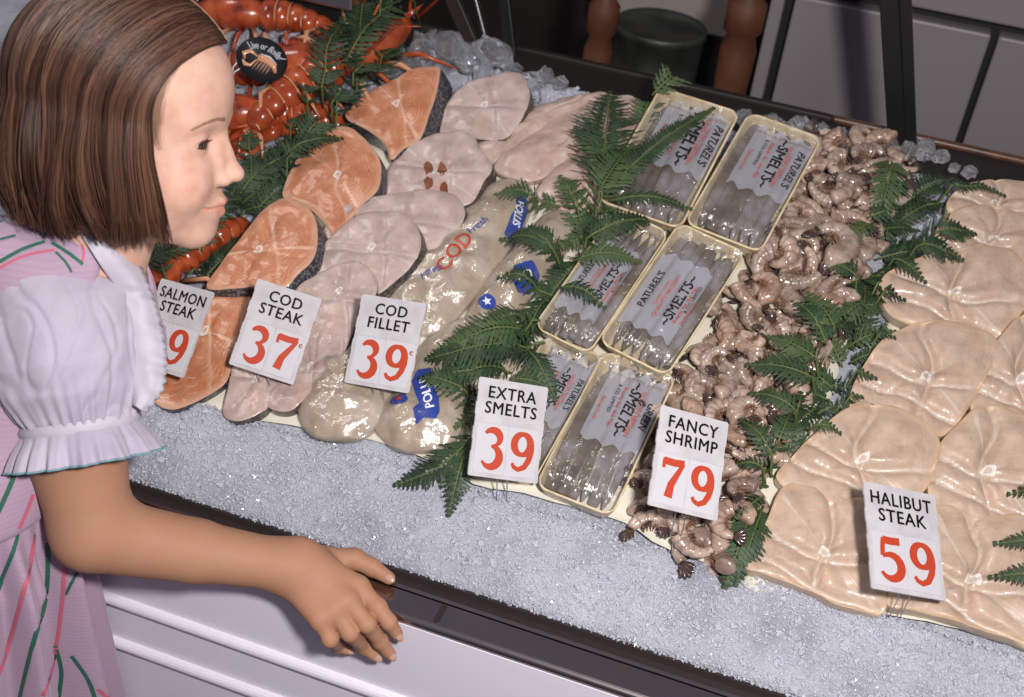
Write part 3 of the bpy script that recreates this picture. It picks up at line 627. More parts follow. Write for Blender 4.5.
# ================================================================== smelt trays
def rrect(w_, l_, r, n=6):
    P_ = []
    for cx, cy, a0 in ((w_/2-r, l_/2-r, 0), (-w_/2+r, l_/2-r, 90), (-w_/2+r, -l_/2+r, 180), (w_/2-r, -l_/2+r, 270)):
        for i in range(n+1):
            a = math.radians(a0 + 90*i/n); P_.append((cx + r*math.cos(a), cy + r*math.sin(a)))
    return P_
def smelt_tray(cor, h, lab, flip, slope=.0, words=True, seed=0):
    rnd = random.Random(seed)
    TL, TR, BR, BL = [bed2(*c, h + .028) for c in cor]
    c = (TL+TR+BR+BL)/4; yv = unit((TL-BL) + (TR-BR)); xv = np.array([yv[1], -yv[0]])
    w_ = (np.linalg.norm(TR-TL) + np.linalg.norm(BR-BL))/2; l_ = (np.linalg.norm(TL-BL) + np.linalg.norm(TR-BR))/2
    X = np.array([xv[0], 0, 0]) + TV*xv[1]; Yv = np.array([yv[0], 0, 0]) + TV*yv[1]
    n = unit(NV - TV*slope); X = unit(X - n*X.dot(n)); Yv = np.cross(n, X)
    root = empty('smelt_tray', frame(bw(c[0], c[1], h + slope*l_*.45), X, Yv, n)); tag(root, lab, 'tray of smelts', 'smelt trays in overlapping rows')
    H_ = .028; r = .014
    V = []; Fc = []
    loops = [(.86, 0, .012), (.93, .012, .013), (1.0, H_-.003, .014), (1.012, H_-.0015, .015), (1.008, H_, .015), (.965, H_, .013), (.95, H_-.003, .013), (.90, .012, .012), (.84, .003, .010)]
    for sc, z, rr in loops:
        d = (sc - 1)*w_*1.0
        V += [(x, y, z + .0007*noise.noise(Vector((x*60, y*60, seed)))) for x, y in rrect(w_+d, l_+d, rr)]
    m_ = len(rrect(w_, l_, .01)); K = len(loops)
    Fc = [(i*m_+j, i*m_+(j+1) % m_, (i+1)*m_+(j+1) % m_, (i+1)*m_+j) for i in range(K-1) for j in range(m_)]
    Fc += [tuple(range(m_))[::-1], tuple((K-1)*m_+j for j in range(m_))]
    tr = child('card_tray', V, Fc, M['tray'], root)
    # smelts
    nf = 6; pr = []
    for i in range(nf):
        b = MB(); x = (-.40 + .80*i/(nf-1))*w_*.88; L = l_*.455*rnd.uniform(.96, 1.0); rr = w_*.112*rnd.uniform(.92, 1.15); K2 = 14; pts = []; rad = []
        off = rnd.uniform(-.004, .004); bend = rnd.uniform(-.004, .004)
        for q in range(K2):
            s = q/(K2-1); y = (-1 + 2*s)*L + off; rad.append(rr*(math.sin(math.pi*min(1, (s*.92+.08)))**.4)*(1 - .32*s) + .0006); pts.append((x*.96 + bend*math.sin(s*3), y, .0125 + .002*math.sin(s*3.1) + (i % 2)*.002))
        if rnd.random() < .3: pts = [(p[0], -p[1], p[2]) for p in pts]
        b.tube(pts, rad, 12)
        y = pts[-1][1]; sg = 1 if y > 0 else -1
        b.add([(pts[-1][0]-.001, y, .014), (pts[-1][0]+.001, y, .014), (pts[-1][0]+.006, y+sg*.009, .015), (pts[-1][0], y+sg*.006, .016), (pts[-1][0]-.006, y+sg*.009, .015)], [(0, 1, 2, 3), (0, 3, 4)])
        o = child('smelt', b.V, b.F, M['smelt'], root)
        pr.append((x*.96 + bend*.6, rr*1.02, .0148 + (i % 2)*.002))
    def zt(x, y):
        e = max(abs(x)/(w_/2), abs(y)/(l_/2)); z = .022
        for px_, rr, zc in pr: z = max(z, zc + math.sqrt(max(0, rr*rr - (x-px_)**2)) * (1 if abs(y) < l_*.38 else .6))
        k_ = min(1, max(0, (e - .80)/.17)); z = z*(1-k_) + (H_+.0004)*k_
        return z + .0006*noise.noise(Vector((x*130, y*130, seed+5)))
    nxg, nyg = 36, 56; V = []
    for j in range(nyg):
        for i in range(nxg):
            x = (-.485 + .97*i/(nxg-1))*w_; y = (-.485 + .97*j/(nyg-1))*l_; V.append((x, y, zt(x, y) + .0012))
    Fc = [(j*nxg+i, j*nxg+i+1, (j+1)*nxg+i+1, (j+1)*nxg+i) for j in range(nyg-1) for i in range(nxg-1)]
    child('cellophane', V, Fc, M['film'], root)
    # printed label in the film
    V = []; a0, a1 = (-.10, .42) if not flip else (-.30, .26)
    sg = -1 if flip else 1
    xa, xb = (-.30, .46) if not flip else (-.44, .30)
    for j in range(30):
        for i in range(26):
            x = (xa + (xb-xa)*i/25)*w_; y = (a0 + (a1-a0)*j/29)*l_ + .004*math.sin(i*.8 + seed)*(1 if j in (0, 29) else 0); V.append((x, y, zt(x, y) + .0022))
    Fc = [(j*26+i, j*26+i+1, (j+1)*26+i+1, (j+1)*26+i) for j in range(29) for i in range(25)]
    lbp = child('label', V, Fc, M['label'], root)
    yc = (a0+a1)/2*l_
    def line(s, xr, hgt, mm, bold=.0, st=1.0, yo=0.0):
        TVt, TF = text_data(s, bold); out = []
        for v in TVt:
            # reading direction runs down the tray, letters' tops point to +x (or both reversed)
            x = xr*w_ + sg*v[1]*hgt; y = yc + yo - sg*v[0]*hgt*st; out.append((x, y, zt(x, y) + .0034))
        child('printed_words', out, TF, mm, lbp, smooth=False)
    if words:
        o_ = 1 if not flip else -1
        line("~SMELTS~", (.12 if not flip else .10)*1, .021*w_/.11, M['blackink'], .025, 1.0)
        line("QUALITY FROZEN", .22*o_ if not flip else -.08, .0075*w_/.11, M['fadedred'], .01, 1.3)
        line("Quick Frozen", .27*o_ if not flip else -.15, .0065*w_/.11, M['fadedred'], .0, 1.3)
        line(words, .37*o_ if not flip else -.30, .0145*w_/.11, M['blackink'], .02, 1.0)
        line("Ready for the Pan", -.02 if not flip else .20, .008*w_/.11, M['fadedred'], .01, 1.2)
        line("& CO. LIMITED", -.10 if not flip else .25, .007*w_/.11, M['blackink'], .01, 1.1, yo=.01)
        line("Packed Fresh", -.22 if not flip else .29, .007*w_/.11, M['fadedred'], .01, 1.1, yo=-.01)
    for ch in root.children:
        if ch.name.startswith('card_tray'):
            mw = np.array(root.matrix_world)
            for z_ in (H_*.9,):
                P4 = [(-w_/2, -l_/2, z_), (w_/2, -l_/2, z_), (w_/2, l_/2, z_), (-w_/2, l_/2, z_)]
                P4 = np.array(P4) @ mw[:3, :3].T + mw[:3, 3]; ALLG.append((P4, [(0, 1, 2, 3)]))
    return root
m = mat('smelt_skin', (.30, .27, .24), .22, .7, coat=.6, metal=.15); M['smelt'] = m; m.node_tree.nodes['Principled BSDF'].inputs['Metallic'].default_value = 0; k = NT(m)
sp = k.n('ShaderNodeSeparateXYZ'); k.l(k.coords('Object'), sp.inputs[0])
k.base(k.mix(k.ramp(sp.outputs[2], [(.012, (.42, .42, .50)), (.021, (.20, .17, .13))]), k.ramp(k.noise(30, 3), [(.35, (.22, .17, .12)), (.62, (.46, .44, .50))]), .5)) if False else k.base(k.mix(.65, k.ramp(sp.outputs[2], [(.012, (.22, .24, .33)), (.017, (.22, .19, .16)), (.023, (.085, .055, .03))]), k.ramp(k.noise(28, 4), [(.35, (.07, .048, .025)), (.5, (.20, .155, .10)), (.66, (.40, .38, .43))])))
smelt_tray([(545,338),(606,352),(535,478),(470,462)], .0, 'smelt tray half hidden by the EXTRA SMELTS card and ferns', False, 0, "PATUREL'S", 1)
smelt_tray([(607,350),(674,376),(617,512),(530,490)], .0, 'nearest smelt tray, between the EXTRA SMELTS and FANCY SHRIMP cards', False, 0, "GREEN", 2)
smelt_tray([(612,220),(674,236),(590,345),(533,331)], .014, 'smelt tray mostly under the big ferns, second row from the back', True, .10, "PATUREL'S", 3)
smelt_tray([(676,232),(748,258),(668,370),(598,343)], .014, 'smelt tray in the second row from the back beside the shrimp', True, .10, "PATUREL'S", 4)
smelt_tray([(655,100),(744,114),(680,222),(598,203)], .022, 'farthest smelt tray on the left, with fern tips over it', False, .08, "PATUREL'S", 5)
smelt_tray([(747,123),(822,141),(762,250),(684,222)], .022, 'farthest smelt tray on the right, against the shrimp heap', False, .08, "PATUREL'S", 6)

LAND = [("the lobster label", 262, 60), ("the topmost salmon steak", 395, 105), ("the second salmon steak", 335, 180), ("the third salmon steak", 265, 245), ("the SALMON STEAK card", 175, 325),
 ("the farthest cod steak", 485, 105), ("the cod steak with blood marks", 437, 172), ("the loose fillets", 570, 140), ("the red COD print", 450, 255), ("the two blue stickers", 505, 290), ("the COD FILLET card", 385, 340),
 ("the EXTRA SMELTS card", 508, 430), ("the farthest left smelt tray", 668, 165), ("the farthest right smelt tray", 752, 185), ("the second-row left smelt tray", 600, 285), ("the second-row right smelt tray", 670, 300), ("the nearest smelt tray", 605, 430),
 ("the FANCY SHRIMP card", 688, 463), ("the black upright", 895, 150), ("the farthest halibut steak", 985, 200), ("the third halibut steak", 950, 295), ("the middle left halibut steak", 925, 380), ("the fourth left halibut steak", 860, 450), ("the nearest left halibut steak", 800, 560), ("the HALIBUT STEAK card", 905, 540),
 ("the big curled shrimp", 838, 242), ("the chrome bracket", 332, 5), ("the girl's chin", 200, 245), ("the girl's nose", 242, 178)]
def near(px, py):
    d, nm, lx, ly = min(((px-x)**2 + (py-y)**2, n, x, y) for n, x, y in LAND); dx, dy = px-lx, py-ly
    if d**.5 < 22: w_ = "at"
    elif abs(dx) > 1.6*abs(dy): w_ = "right of" if dx > 0 else "left of"
    elif abs(dy) > 1.6*abs(dx): w_ = "below" if dy > 0 else "above"
    else: w_ = ("below right of" if dx > 0 else "below left of") if dy > 0 else ("above right of" if dx > 0 else "above left of")
    return w_ + " " + nm
def heading(dx, dy):
    a = math.degrees(math.atan2(-dy, dx)) % 360
    return ["right", "up right", "up", "up left", "left", "down left", "down", "down right"][int((a + 22.5)//45) % 8]

# ================================================================== shrimp
m = mat('shrimp_shell', (.48, .38, .33), .22, .6, coat=.6, sss=.2); M['shrimp'] = m; k = NT(m)
k.base(k.mix(k.ramp(k.noise(260, 3), [(.45, (0, 0, 0)), (.75, (.5, .5, .5))]), k.ramp(k.noise(70, 3), [(.32, (.27, .21, .17)), (.48, (.44, .365, .31)), (.70, (.60, .52, .46))]), (.25, .13, .09)))
oi = k.n('ShaderNodeObjectInfo'); tint = k.ramp(oi.outputs['Random'], [(0, (.62, .58, .56)), (.35, (.95, .90, .86)), (.65, (1.1, 1.0, .95)), (1, (.85, .70, .58))])
bc_ = m.node_tree.nodes['Principled BSDF'].inputs['Base Color'].links[0].from_socket
jn = k.n('ShaderNodeAttribute', attribute_name='joint').outputs['Fac']
k.base(k.mix(k.math('MULTIPLY', jn, .5), k.mix(1.0, bc_, tint, 'MULTIPLY'), (.20, .09, .05)))
M['shrimptail'] = mat('shrimp_tail', (.07, .04, .035), .25, .7, coat=.6); M['shrimplegs'] = mat('shrimp_legs', (.24, .11, .06), .35, coat=.4)
def shrimp_proto(sd, curl, L=.055, parts=True):
    rnd = random.Random(sd); root_v = MB(); K = 37; N = 12; R = .0108; pts = []; rad = []
    a = -curl/2; p = np.array([0., 0.]); ps = []
    for i in range(K):
        s = i/(K-1); an = -curl/2 + curl*s**1.1; ps.append(p.copy()); p = p + np.array([math.cos(an), math.sin(an)])*L/K
    ps = np.array(ps); ps -= ps.mean(0)
    V = []; 
    for i in range(K):
        s = i/(K-1); t = unit(ps[min(i+1, K-1)] - ps[max(i-1, 0)]); nn = np.array([-t[1], t[0]])
        seg = (s*6) % 1; rr = R*(1 - .62*s**1.5)*(1 + .17*(1-seg) - .07) * (min(1, (s+.03)/.08))**.5
        for j in range(N):
            q = 2*math.pi*j/N; V.append((ps[i][0] - nn[0]*math.cos(q)*rr*1.15, ps[i][1] - nn[1]*math.cos(q)*rr*1.15, math.sin(q)*rr*.92))
    Fc = [(i*N+j, i*N+(j+1) % N, (i+1)*N+(j+1) % N, (i+1)*N+j) for i in range(K-1) for j in range(N)] + [tuple(range(N))[::-1], tuple((K-1)*N+j for j in range(N))]
    o = mesh('shrimp', V, Fc, M['shrimp'])
    at_ = o.data.attributes.new('joint', 'FLOAT', 'POINT'); at_.data.foreach_set('value', np.array([max(0, 1 - min((i/(K-1)*6) % 1, 1-(i/(K-1)*6) % 1)*4.5)*(.45+.55*(math.cos(2*math.pi*j/N) < .2)) for i in range(K) for j in range(N)], np.float32))
    t = unit(ps[-1]-ps[-3]); nn = np.array([-t[1], t[0]]); b = MB(); e = ps[-1]
    for f in (-.8, -.4, 0, .4, .8):
        d = t*math.cos(f) + nn*math.sin(f)*.6; q = np.array([e[0], e[1], 0]); d3 = np.array([d[0], d[1], math.sin(f)*.5]); sd3 = np.cross(d3, [0, 0, 1.]); sd3 = unit(sd3)
        b.tube([q - d3*.001, q + d3*.007, q + d3*.014, q + d3*.018], [.0014, .003, .0028, .0006], 6, flat=.4)
    child('tail', b.V, b.F, M['shrimptail'], o)
    b = MB()
    for i in range(3, K-6, 3):
        t = unit(ps[i+1]-ps[i-1]); nn = np.array([-t[1], t[0]]); rr = R*(1-.62*(i/K)**1.5)
        for z in (-.35, .35):
            a0 = np.array([ps[i][0]+nn[0]*rr, ps[i][1]+nn[1]*rr, z*rr]); a1 = a0 + np.array([nn[0], nn[1], z*.4])*.006 + np.array([t[0], t[1], 0])*.002*rnd.uniform(0, 2)
            b.tube([a0, (a0+a1)/2, a1], [.0009, .0007, .0002], 4)
    child('swimming_legs', b.V, b.F, M['shrimplegs'], o)
    return o
SP = [shrimp_proto(i, c, L) for i, (c, L) in enumerate([(3.4, .066), (2.8, .064), (2.1, .060), (4.0, .07), (3.1, .058), (1.3, .056)])]
def copy_shrimp(src, mw, lab, grp):
    c = src.copy(); COL.objects.link(c); c.matrix_world = mw
    for ch in src.children:
        d = ch.copy(); COL.objects.link(d); d.parent = c; d.matrix_parent_inverse = Matrix.Identity(4)
    tag(c, lab, 'shrimp', grp); return c
def inpoly(p, poly):
    c = False; n = len(poly)
    for i in range(n):
        a, b_ = poly[i], poly[(i+1) % n]
        if (a[1] > p[1]) != (b_[1] > p[1]) and p[0] < (b_[0]-a[0])*(p[1]-a[1])/(b_[1]-a[1]) + a[0]: c = not c
    return c
SHP = [(808,135),(840,128),(880,140),(905,160),(895,200),(872,240),(850,290),(830,340),(810,380),(790,430),(762,480),(735,530),(715,562),(690,548),(660,525),(640,500),(655,440),(672,385),(700,355),(722,320),(745,280),(748,262),(768,245),(786,205),(806,170)]
SHB = [tuple(bed2(*p, .02)) for p in SHP]
xs = [p[0] for p in SHB]; ts = [p[1] for p in SHB]
cnt_s = 0; placed = []
SLAB = 'raw grey-pink shrimp in the heap between the smelt trays and the ferns'
b = MB()
L = np.array([bed2(*p, .0) for p in SHP]); cS = L.mean(0); RS = catmull(L, 60)
for layer, (hh_, nmax, mind) in enumerate([(.010, 150, .024), (.022, 140, .025), (.033, 75, .030)]):
    tries = 0; lay = []
    while len(lay) < nmax and tries < 9000:
        tries += 1; p = (random.uniform(min(xs), max(xs)), random.uniform(min(ts), max(ts)))
        if not inpoly(p, SHB): continue
        if layer == 2 and not inpoly((cS[0] + (p[0]-cS[0])*1.35, cS[1] + (p[1]-cS[1])*1.12), SHB): continue
        if any((p[0]-q[0])**2 + (p[1]-q[1])**2 < mind**2 for q in lay): continue
        lay.append(p); a = random.uniform(0, 6.283)
        tl = Matrix.Rotation(random.uniform(-.5, .5), 4, 'X') @ Matrix.Rotation(random.uniform(-.5, .5), 4, 'Y')
        if random.random() < .25: tl = Matrix.Rotation(math.pi, 4, 'X') @ tl
        mw = frame(bw(p[0], p[1], hh_ + random.uniform(-.002, .003)), [1, 0, 0], TV, NV) @ Matrix.Rotation(a, 4, 'Z') @ tl @ Matrix.Scale(random.uniform(.68, .98), 4)
        qw = MC.T @ (bw(p[0], p[1], hh_) - CAM); sx_, sy_ = 512 - F_PX*qw[0]/qw[2], 348.5 + F_PX*qw[1]/qw[2]
        copy_shrimp(random.choice(SP), mw, 'raw grey-pink shrimp in the heap, ' + near(sx_, sy_), 'shrimp in the heap'); cnt_s += 1
def one_shrimp(src, px, py, h, ang, lab, tilt=0.0, sc=1.0, grp=None):
    q = bed2(px, py, h); mw = frame(bw(q[0], q[1], h), [1, 0, 0], TV, NV) @ Matrix.Rotation(math.radians(ang), 4, 'Z') @ Matrix.Rotation(tilt, 4, 'X') @ Matrix.Scale(sc, 4)
    return copy_shrimp(src, mw, lab, grp)
one_shrimp(SP[2], 655, 522, .012, 200, 'shrimp left of the two lying at the ice below the FANCY SHRIMP card', 0, 1.05)
one_shrimp(SP[0], 694, 545, .012, 225, 'curled shrimp with a black tail on the ice below the FANCY SHRIMP card', 0, 1.1)
one_shrimp(SP[3], 838, 242, .050, 120, 'large tightly curled shrimp on top of the heap beside the ferns', 0, 1.35)
one_shrimp(SP[1], 806, 150, .045, 60, 'shrimp at the back corner of the heap touching the right smelt tray', 0, 1.1)
one_shrimp(SP[5], 712, 296, .040, 110, 'shrimp with a dark tail lying over the rim of the second-row tray', 0, .9)
for s_ in SP:
    for ch in list(s_.children): bpy.data.objects.remove(ch)
    bpy.data.objects.remove(s_)
# a mound of ice under the shrimp so that the heap rests on something
V = [bw(cS[0], cS[1], .016)]; 
for kk in range(1, 9):
    for j in range(60):
        p = cS + (RS[j]-cS)*(kk/8)*.97; V.append(bw(p[0], p[1], .016*(1-(kk/8)**3) - .003))
Fc = [(0, 1+j, 1+(j+1) % 60) for j in range(60)] + [(1+i*60+j, 1+(i+1)*60+j, 1+(i+1)*60+(j+1) % 60, 1+i*60+(j+1) % 60) for i in range(7) for j in range(60)]
hp = [bw(cS[0] + (RS[j]-cS)[0], cS[1] + (RS[j]-cS)[1], .03) for j in range(60)]
ALLG.append((np.array([bw(cS[0], cS[1], .045)] + hp), [(0, 1+j, 1+(j+1) % 60) for j in range(60)]))

# ================================================================== lobsters
m = mat('lobster_shell', (.40, .07, .02), .25, .6, coat=.5); M['lobster'] = m; k = NT(m)
k.base(k.ramp(k.noise(45, 4), [(.3, (.16, .018, .008)), (.5, (.40, .065, .02)), (.75, (.56, .14, .045))])); k.bump(k.noise(160, 3), .4, .001)
M['lobsterpale'] = mat('lobster_joint', (.62, .30, .16), .3, coat=.4)
M['lobsterdark'] = mat('lobster_eye', (.01, .01, .01), .1)
def lobster(px, py, h, ang, lab, sc=1.0, curl=.5, roll=0.0, fold=False):
    q = bed2(px, py, h); mw = frame(bw(q[0], q[1], h), [1, 0, 0], TV, NV) @ Matrix.Rotation(math.radians(ang), 4, 'Z') @ Matrix.Rotation(roll, 4, 'X') @ Matrix.Scale(sc, 4)
    root = empty('lobster', mw); tag(root, lab, 'lobster', 'boiled lobsters at the back left')
    def put(name, b, mm): return child(name, b.V, b.F, mm, root, mi=b.M)
    b = MB()   # carapace, head to +x
    b.ell((.045, 0, 0), (.058, .027, .026), n=14, fn=lambda v: np.array([v[0], v[1]*(1-.25*max(0, v[0])), v[2]*(1-.3*max(0, v[0])) + (.05 if v[2] > .9 else 0)]))
    b.tube([(.098, 0, .008), (.112, 0, .012), (.122, 0, .015)], [.006, .003, .0005], 6); put('carapace', b, M['lobster'])
    prev = (0, 0, 0); d = 0.0; x, z = -.004, .0
    for i in range(6):
        b = MB(); r = .027 - .0022*i; b.ell((x-.009, 0, z), (.017, r, r*.86), ax=[[math.cos(d), 0, math.sin(d)], [0, 1, 0], [-math.sin(d), 0, math.cos(d)]], n=10)
        o = put('tail_segment', b, M['lobster'])
        b = MB(); b.tube([(x-.022*math.cos(d), math.cos(a)*r*.93, z - .022*math.sin(d)*1 + math.sin(a)*r*.82) for a in np.linspace(.3, 2.84, 12)], .0011, 6)
        child('pale_joint', b.V, b.F, M['lobsterpale'], o)
        x -= .019*math.cos(d); z -= .019*math.sin(d); d += curl*.35
    b = MB()
    for f in (-.9, -.45, 0, .45, .9):
        dv = np.array([-math.cos(f)*math.cos(d), math.sin(f), -math.cos(f)*math.sin(d)]); c = np.array([x, 0, z]) + dv*.024
        b.ell(c, (.020, .010, .003), ax=[dv, unit(np.cross([math.sin(d), 0, math.cos(d)], dv)), unit(np.cross(dv, np.cross([math.sin(d), 0, math.cos(d)], dv)))], n=7)
    put('tail_fan', b, M['lobster'])
    for s in (-1, 1):
        b = MB(); b.tube([(.075, s*.018, -.005), (.10, s*.045, -.004), (.125, s*.052, 0), (.142, s*.050, 0)], [.006, .009, .010, .009], 10)
        b.ell((.178, s*.047, .002), (.042, .023, .013), ax=[[.98, -s*.15, 0], [s*.15, .98, 0], [0, 0, 1]], n=12, fn=lambda v: np.array([v[0], v[1]*(1-.25*v[0]), v[2]]))
        b.tube([(.195, s*.056, .002), (.225, s*.060, .002), (.245, s*.050, .002)], [.011, .009, .002], 8)
        b.tube([(.190, s*.034, .002), (.215, s*.026, .002), (.238, s*.036, .002)], [.009, .007, .0015], 8)
        if fold: b.V = [(.085 - (v[0]-.075)*.62, v[1]*1.25 + s*.002, v[2] - .022 - .2*max(0, v[0]-.1)) for v in map(tuple, b.V)]; b.F = [f[::-1] for f in b.F]
        put('claw', b, M['lobster'])
        for i in range(4):
            b = MB(); x0_ = .06 - .017*i; b.tube([(x0_, s*.022, -.012), (x0_+.005+.01*(1-i), s*.055, .004), (x0_+.012+.02*(1.5-i), s*.085, -.014)], [.0042, .0033, .001], 6, m=1); b.M = [0]*len(b.M)
            put('walking_leg', b, M['lobsterpale'] if i % 2 else M['lobster'])
        b = MB(); b.tube([(.108, s*.008, .008), (.14, s*.03, .045), (.17, s*.05, .09), (.20, s*.09, .12)], [.0022, .0016, .0012, .0006], 6); put('antenna', b, M['lobster'])
        b = MB(); b.ell((.100, s*.012, .014), (.004, .004, .004), n=6); put('eye', b, M['lobsterdark'])
    for ch in root.children:
        mwn = np.array(root.matrix_world); V = np.array([v.co[:] for v in ch.data.vertices]) @ mwn[:3, :3].T + mwn[:3, 3]; ALLG.append((V, [tuple(p.vertices) for p in ch.data.polygons]))
    return root
lobster(262, 112, .025, 200, 'dark red lobster lying lowest beneath the two front ones', 1.0, .4)
lobster(338, 62, .052, 60, 'orange lobster with pale tail joints turned towards the salmon steaks', 1.25, .22, fold=True)
lobster(268, 66, .055, 24, 'red lobster under the round black label', 1.1, .4, fold=True)
lobster(175, 262, .03, 250, 'orange-red lobster glimpsed beneath the girl\'s chin', 1.0, .4)
lobster(262, 14, .04, 192, 'dark red lobster at the top edge behind the girl\'s hair', 1.0, .4)

# round black tag on the lobster
tagD = None
pc = P(262, 60, np.linalg.norm(bedp(262, 60, .115) - CAM) / np.linalg.norm(ray(262, 60)))
vdir = unit(CAM - pc); ndir = unit(vdir + np.array([0, -.1, .25])); rx = unit(MC @ unit([.94, -.34, 0]) - ndir*np.dot(MC @ unit([.94, -.34, 0]), ndir)); ry = np.cross(ndir, rx)
root = empty('lobster_label', frame(pc, rx, ry, ndir)); tag(root, 'round black paper label reading Live or Boiled with a painted lobster', 'label')
s_ = .034
b = MB(); n_ = 48
V = [(0, 0, .0012)] + [(s_*math.cos(2*math.pi*j/n_)*1.0, s_*.86*math.sin(2*math.pi*j/n_), .0006) for j in range(n_)] + [(s_*math.cos(2*math.pi*j/n_)*1.0, s_*.86*math.sin(2*math.pi*j/n_), -.0006) for j in range(n_)]
Fc = [(0, 1+j, 1+(j+1) % n_) for j in range(n_)] + [(1+j, 1+n_+j, 1+n_+(j+1) % n_, 1+(j+1) % n_) for j in range(n_)] + [tuple(range(1+n_, 1+2*n_))[::-1]]
child('paper_disc', V, Fc, M['blackink'], root)
tv, tf = text_data('Live or Boiled', .02, shear=.3); V = []
for v in tv:
    a = v[0]*.315; rr = (.64 + v[1]*.42); V.append((s_*1.15*math.sin(a)*rr*1.15, s_*(.86*math.cos(a)*rr - .05), .0018))
child('printed_words', V, tf, M['whiteink'], root, smooth=False)
b = MB(); 
b.tube([(-.006, .001, .0014), (.006, .002, .0014), (.017, -.002, .0014), (.022, -.010, .0014)], [.0045, .005, .004, .002], 8, flat=.25)
b.tube([(-.006, .002, .0014), (-.017, .006, .0014), (-.025, .000, .0014), (-.021, -.007, .0014)], [.001, .0028, .0034, .001], 8, flat=.25)
b.tube([(-.006, -.002, .0014), (-.012, -.012, .0014), (-.019, -.013, .0014), (-.024, -.008, .0014)], [.001, .002, .003, .001], 8, flat=.25)
for i in range(5): b.tube([(-.003+.004*i, -.002, .0014), (-.006+.0045*i, -.010, .0014), (-.008+.0045*i, -.016, .0014)], [.0007, .0006, .0003], 5, flat=.4)
child('painted_lobster', b.V, b.F, M['lobsterpale'], root)
b = MB(); b.tube([(-.004, .0065, .0016), (.008, .0072, .0016), (.020, .001, .0016)], [.0007, .0011, .0006], 5, flat=.3)
child('painted_highlight', b.V, b.F, M['whiteink'], root)
b = MB(); b.tube([(-.028, -.012, 0), (-.032, -.022, -.004), (-.030, -.034, -.01)], .0009, 6); b.tube([(-.022, -.020, 0), (-.028, -.027, -.004), (-.030, -.034, -.01)], .0009, 6); child('string', b.V, b.F, M['whiteink'], root)

# ================================================================== price cards
def digit_paths():
    "stroke centre lines with widths, in a 0..1 x 0..1.4 box"
    def arc(cx, cy, rx_, ry_, a0, a1, n=22): return [(cx + rx_*math.cos(math.radians(a0+(a1-a0)*i/n)), cy + ry_*math.sin(math.radians(a0+(a1-a0)*i/n))) for i in range(n+1)]
    D = {}
    def wv(pts, f): return [(x, y, f(i/(len(pts)-1))) for i, (x, y) in enumerate(pts)]
    D['3'] = [wv(arc(.46, 1.04, .30, .28, 150, -90), lambda s: .09+.13*math.sin(math.pi*min(1, s*1.15))**1), wv(arc(.46, .40, .34, .36, 90, -150), lambda s: .08+.17*math.sin(math.pi*min(1, s*1.05)))]
    D['9'] = [wv(arc(.48, .96, .31, .36, 0, 360, 36), lambda s: .13+.09*abs(math.cos(2*math.pi*s))), wv([(.80, .98), (.83, .74), (.78, .44), (.64, .18), (.42, .07), (.24, .14), (.16, .27)], lambda s: .22 - .12*s)]
    D['7'] = [wv([(.10, 1.27), (.50, 1.25), (.88, 1.29)], lambda s: .20), wv([(.13, 1.35), (.11, 1.20), (.12, 1.02)], lambda s: .10), wv([(.85, 1.28), (.66, .90), (.46, .50), (.40, .06)], lambda s: .11 + .15*s)]
    D['5'] = [wv([(.24, 1.28), (.50, 1.26), (.84, 1.28)], lambda s: .20), wv([(.25, 1.34), (.21, 1.05), (.19, .76)], lambda s: .13), wv([(.19, .76)] + arc(.45, .44, .38, .38, 110, -150), lambda s: .10+.14*math.sin(math.pi*min(1, s*1.05)))]
    return D
DG = digit_paths()
def digit_mesh(ch, cx, cy, s, z, b):
    for path in DG[ch]:
        pts = np.array(path); k_ = len(pts); V = []
        q = []
        for i in range(k_ - 1):
            for u_ in range(3): q.append(pts[i] + (pts[i+1]-pts[i])*u_/3)
        q.append(pts[-1]); q = np.array(q); k_ = len(q)
        for i in range(k_):
            t = unit(q[min(i+1, k_-1), :2] - q[max(i-1, 0), :2]); nn = np.array([-t[1], t[0]]); ww = q[i, 2]*.62
            for sg in (-1, 1):
                p = q[i, :2] + nn*ww*sg; V.append((cx + (p[0]-.48)*s, cy + (p[1]-.68)*s, z))
        b.add(V, [(2*i, 2*i+1, 2*i+3, 2*i+2) for i in range(k_-1)])
        z += .00004
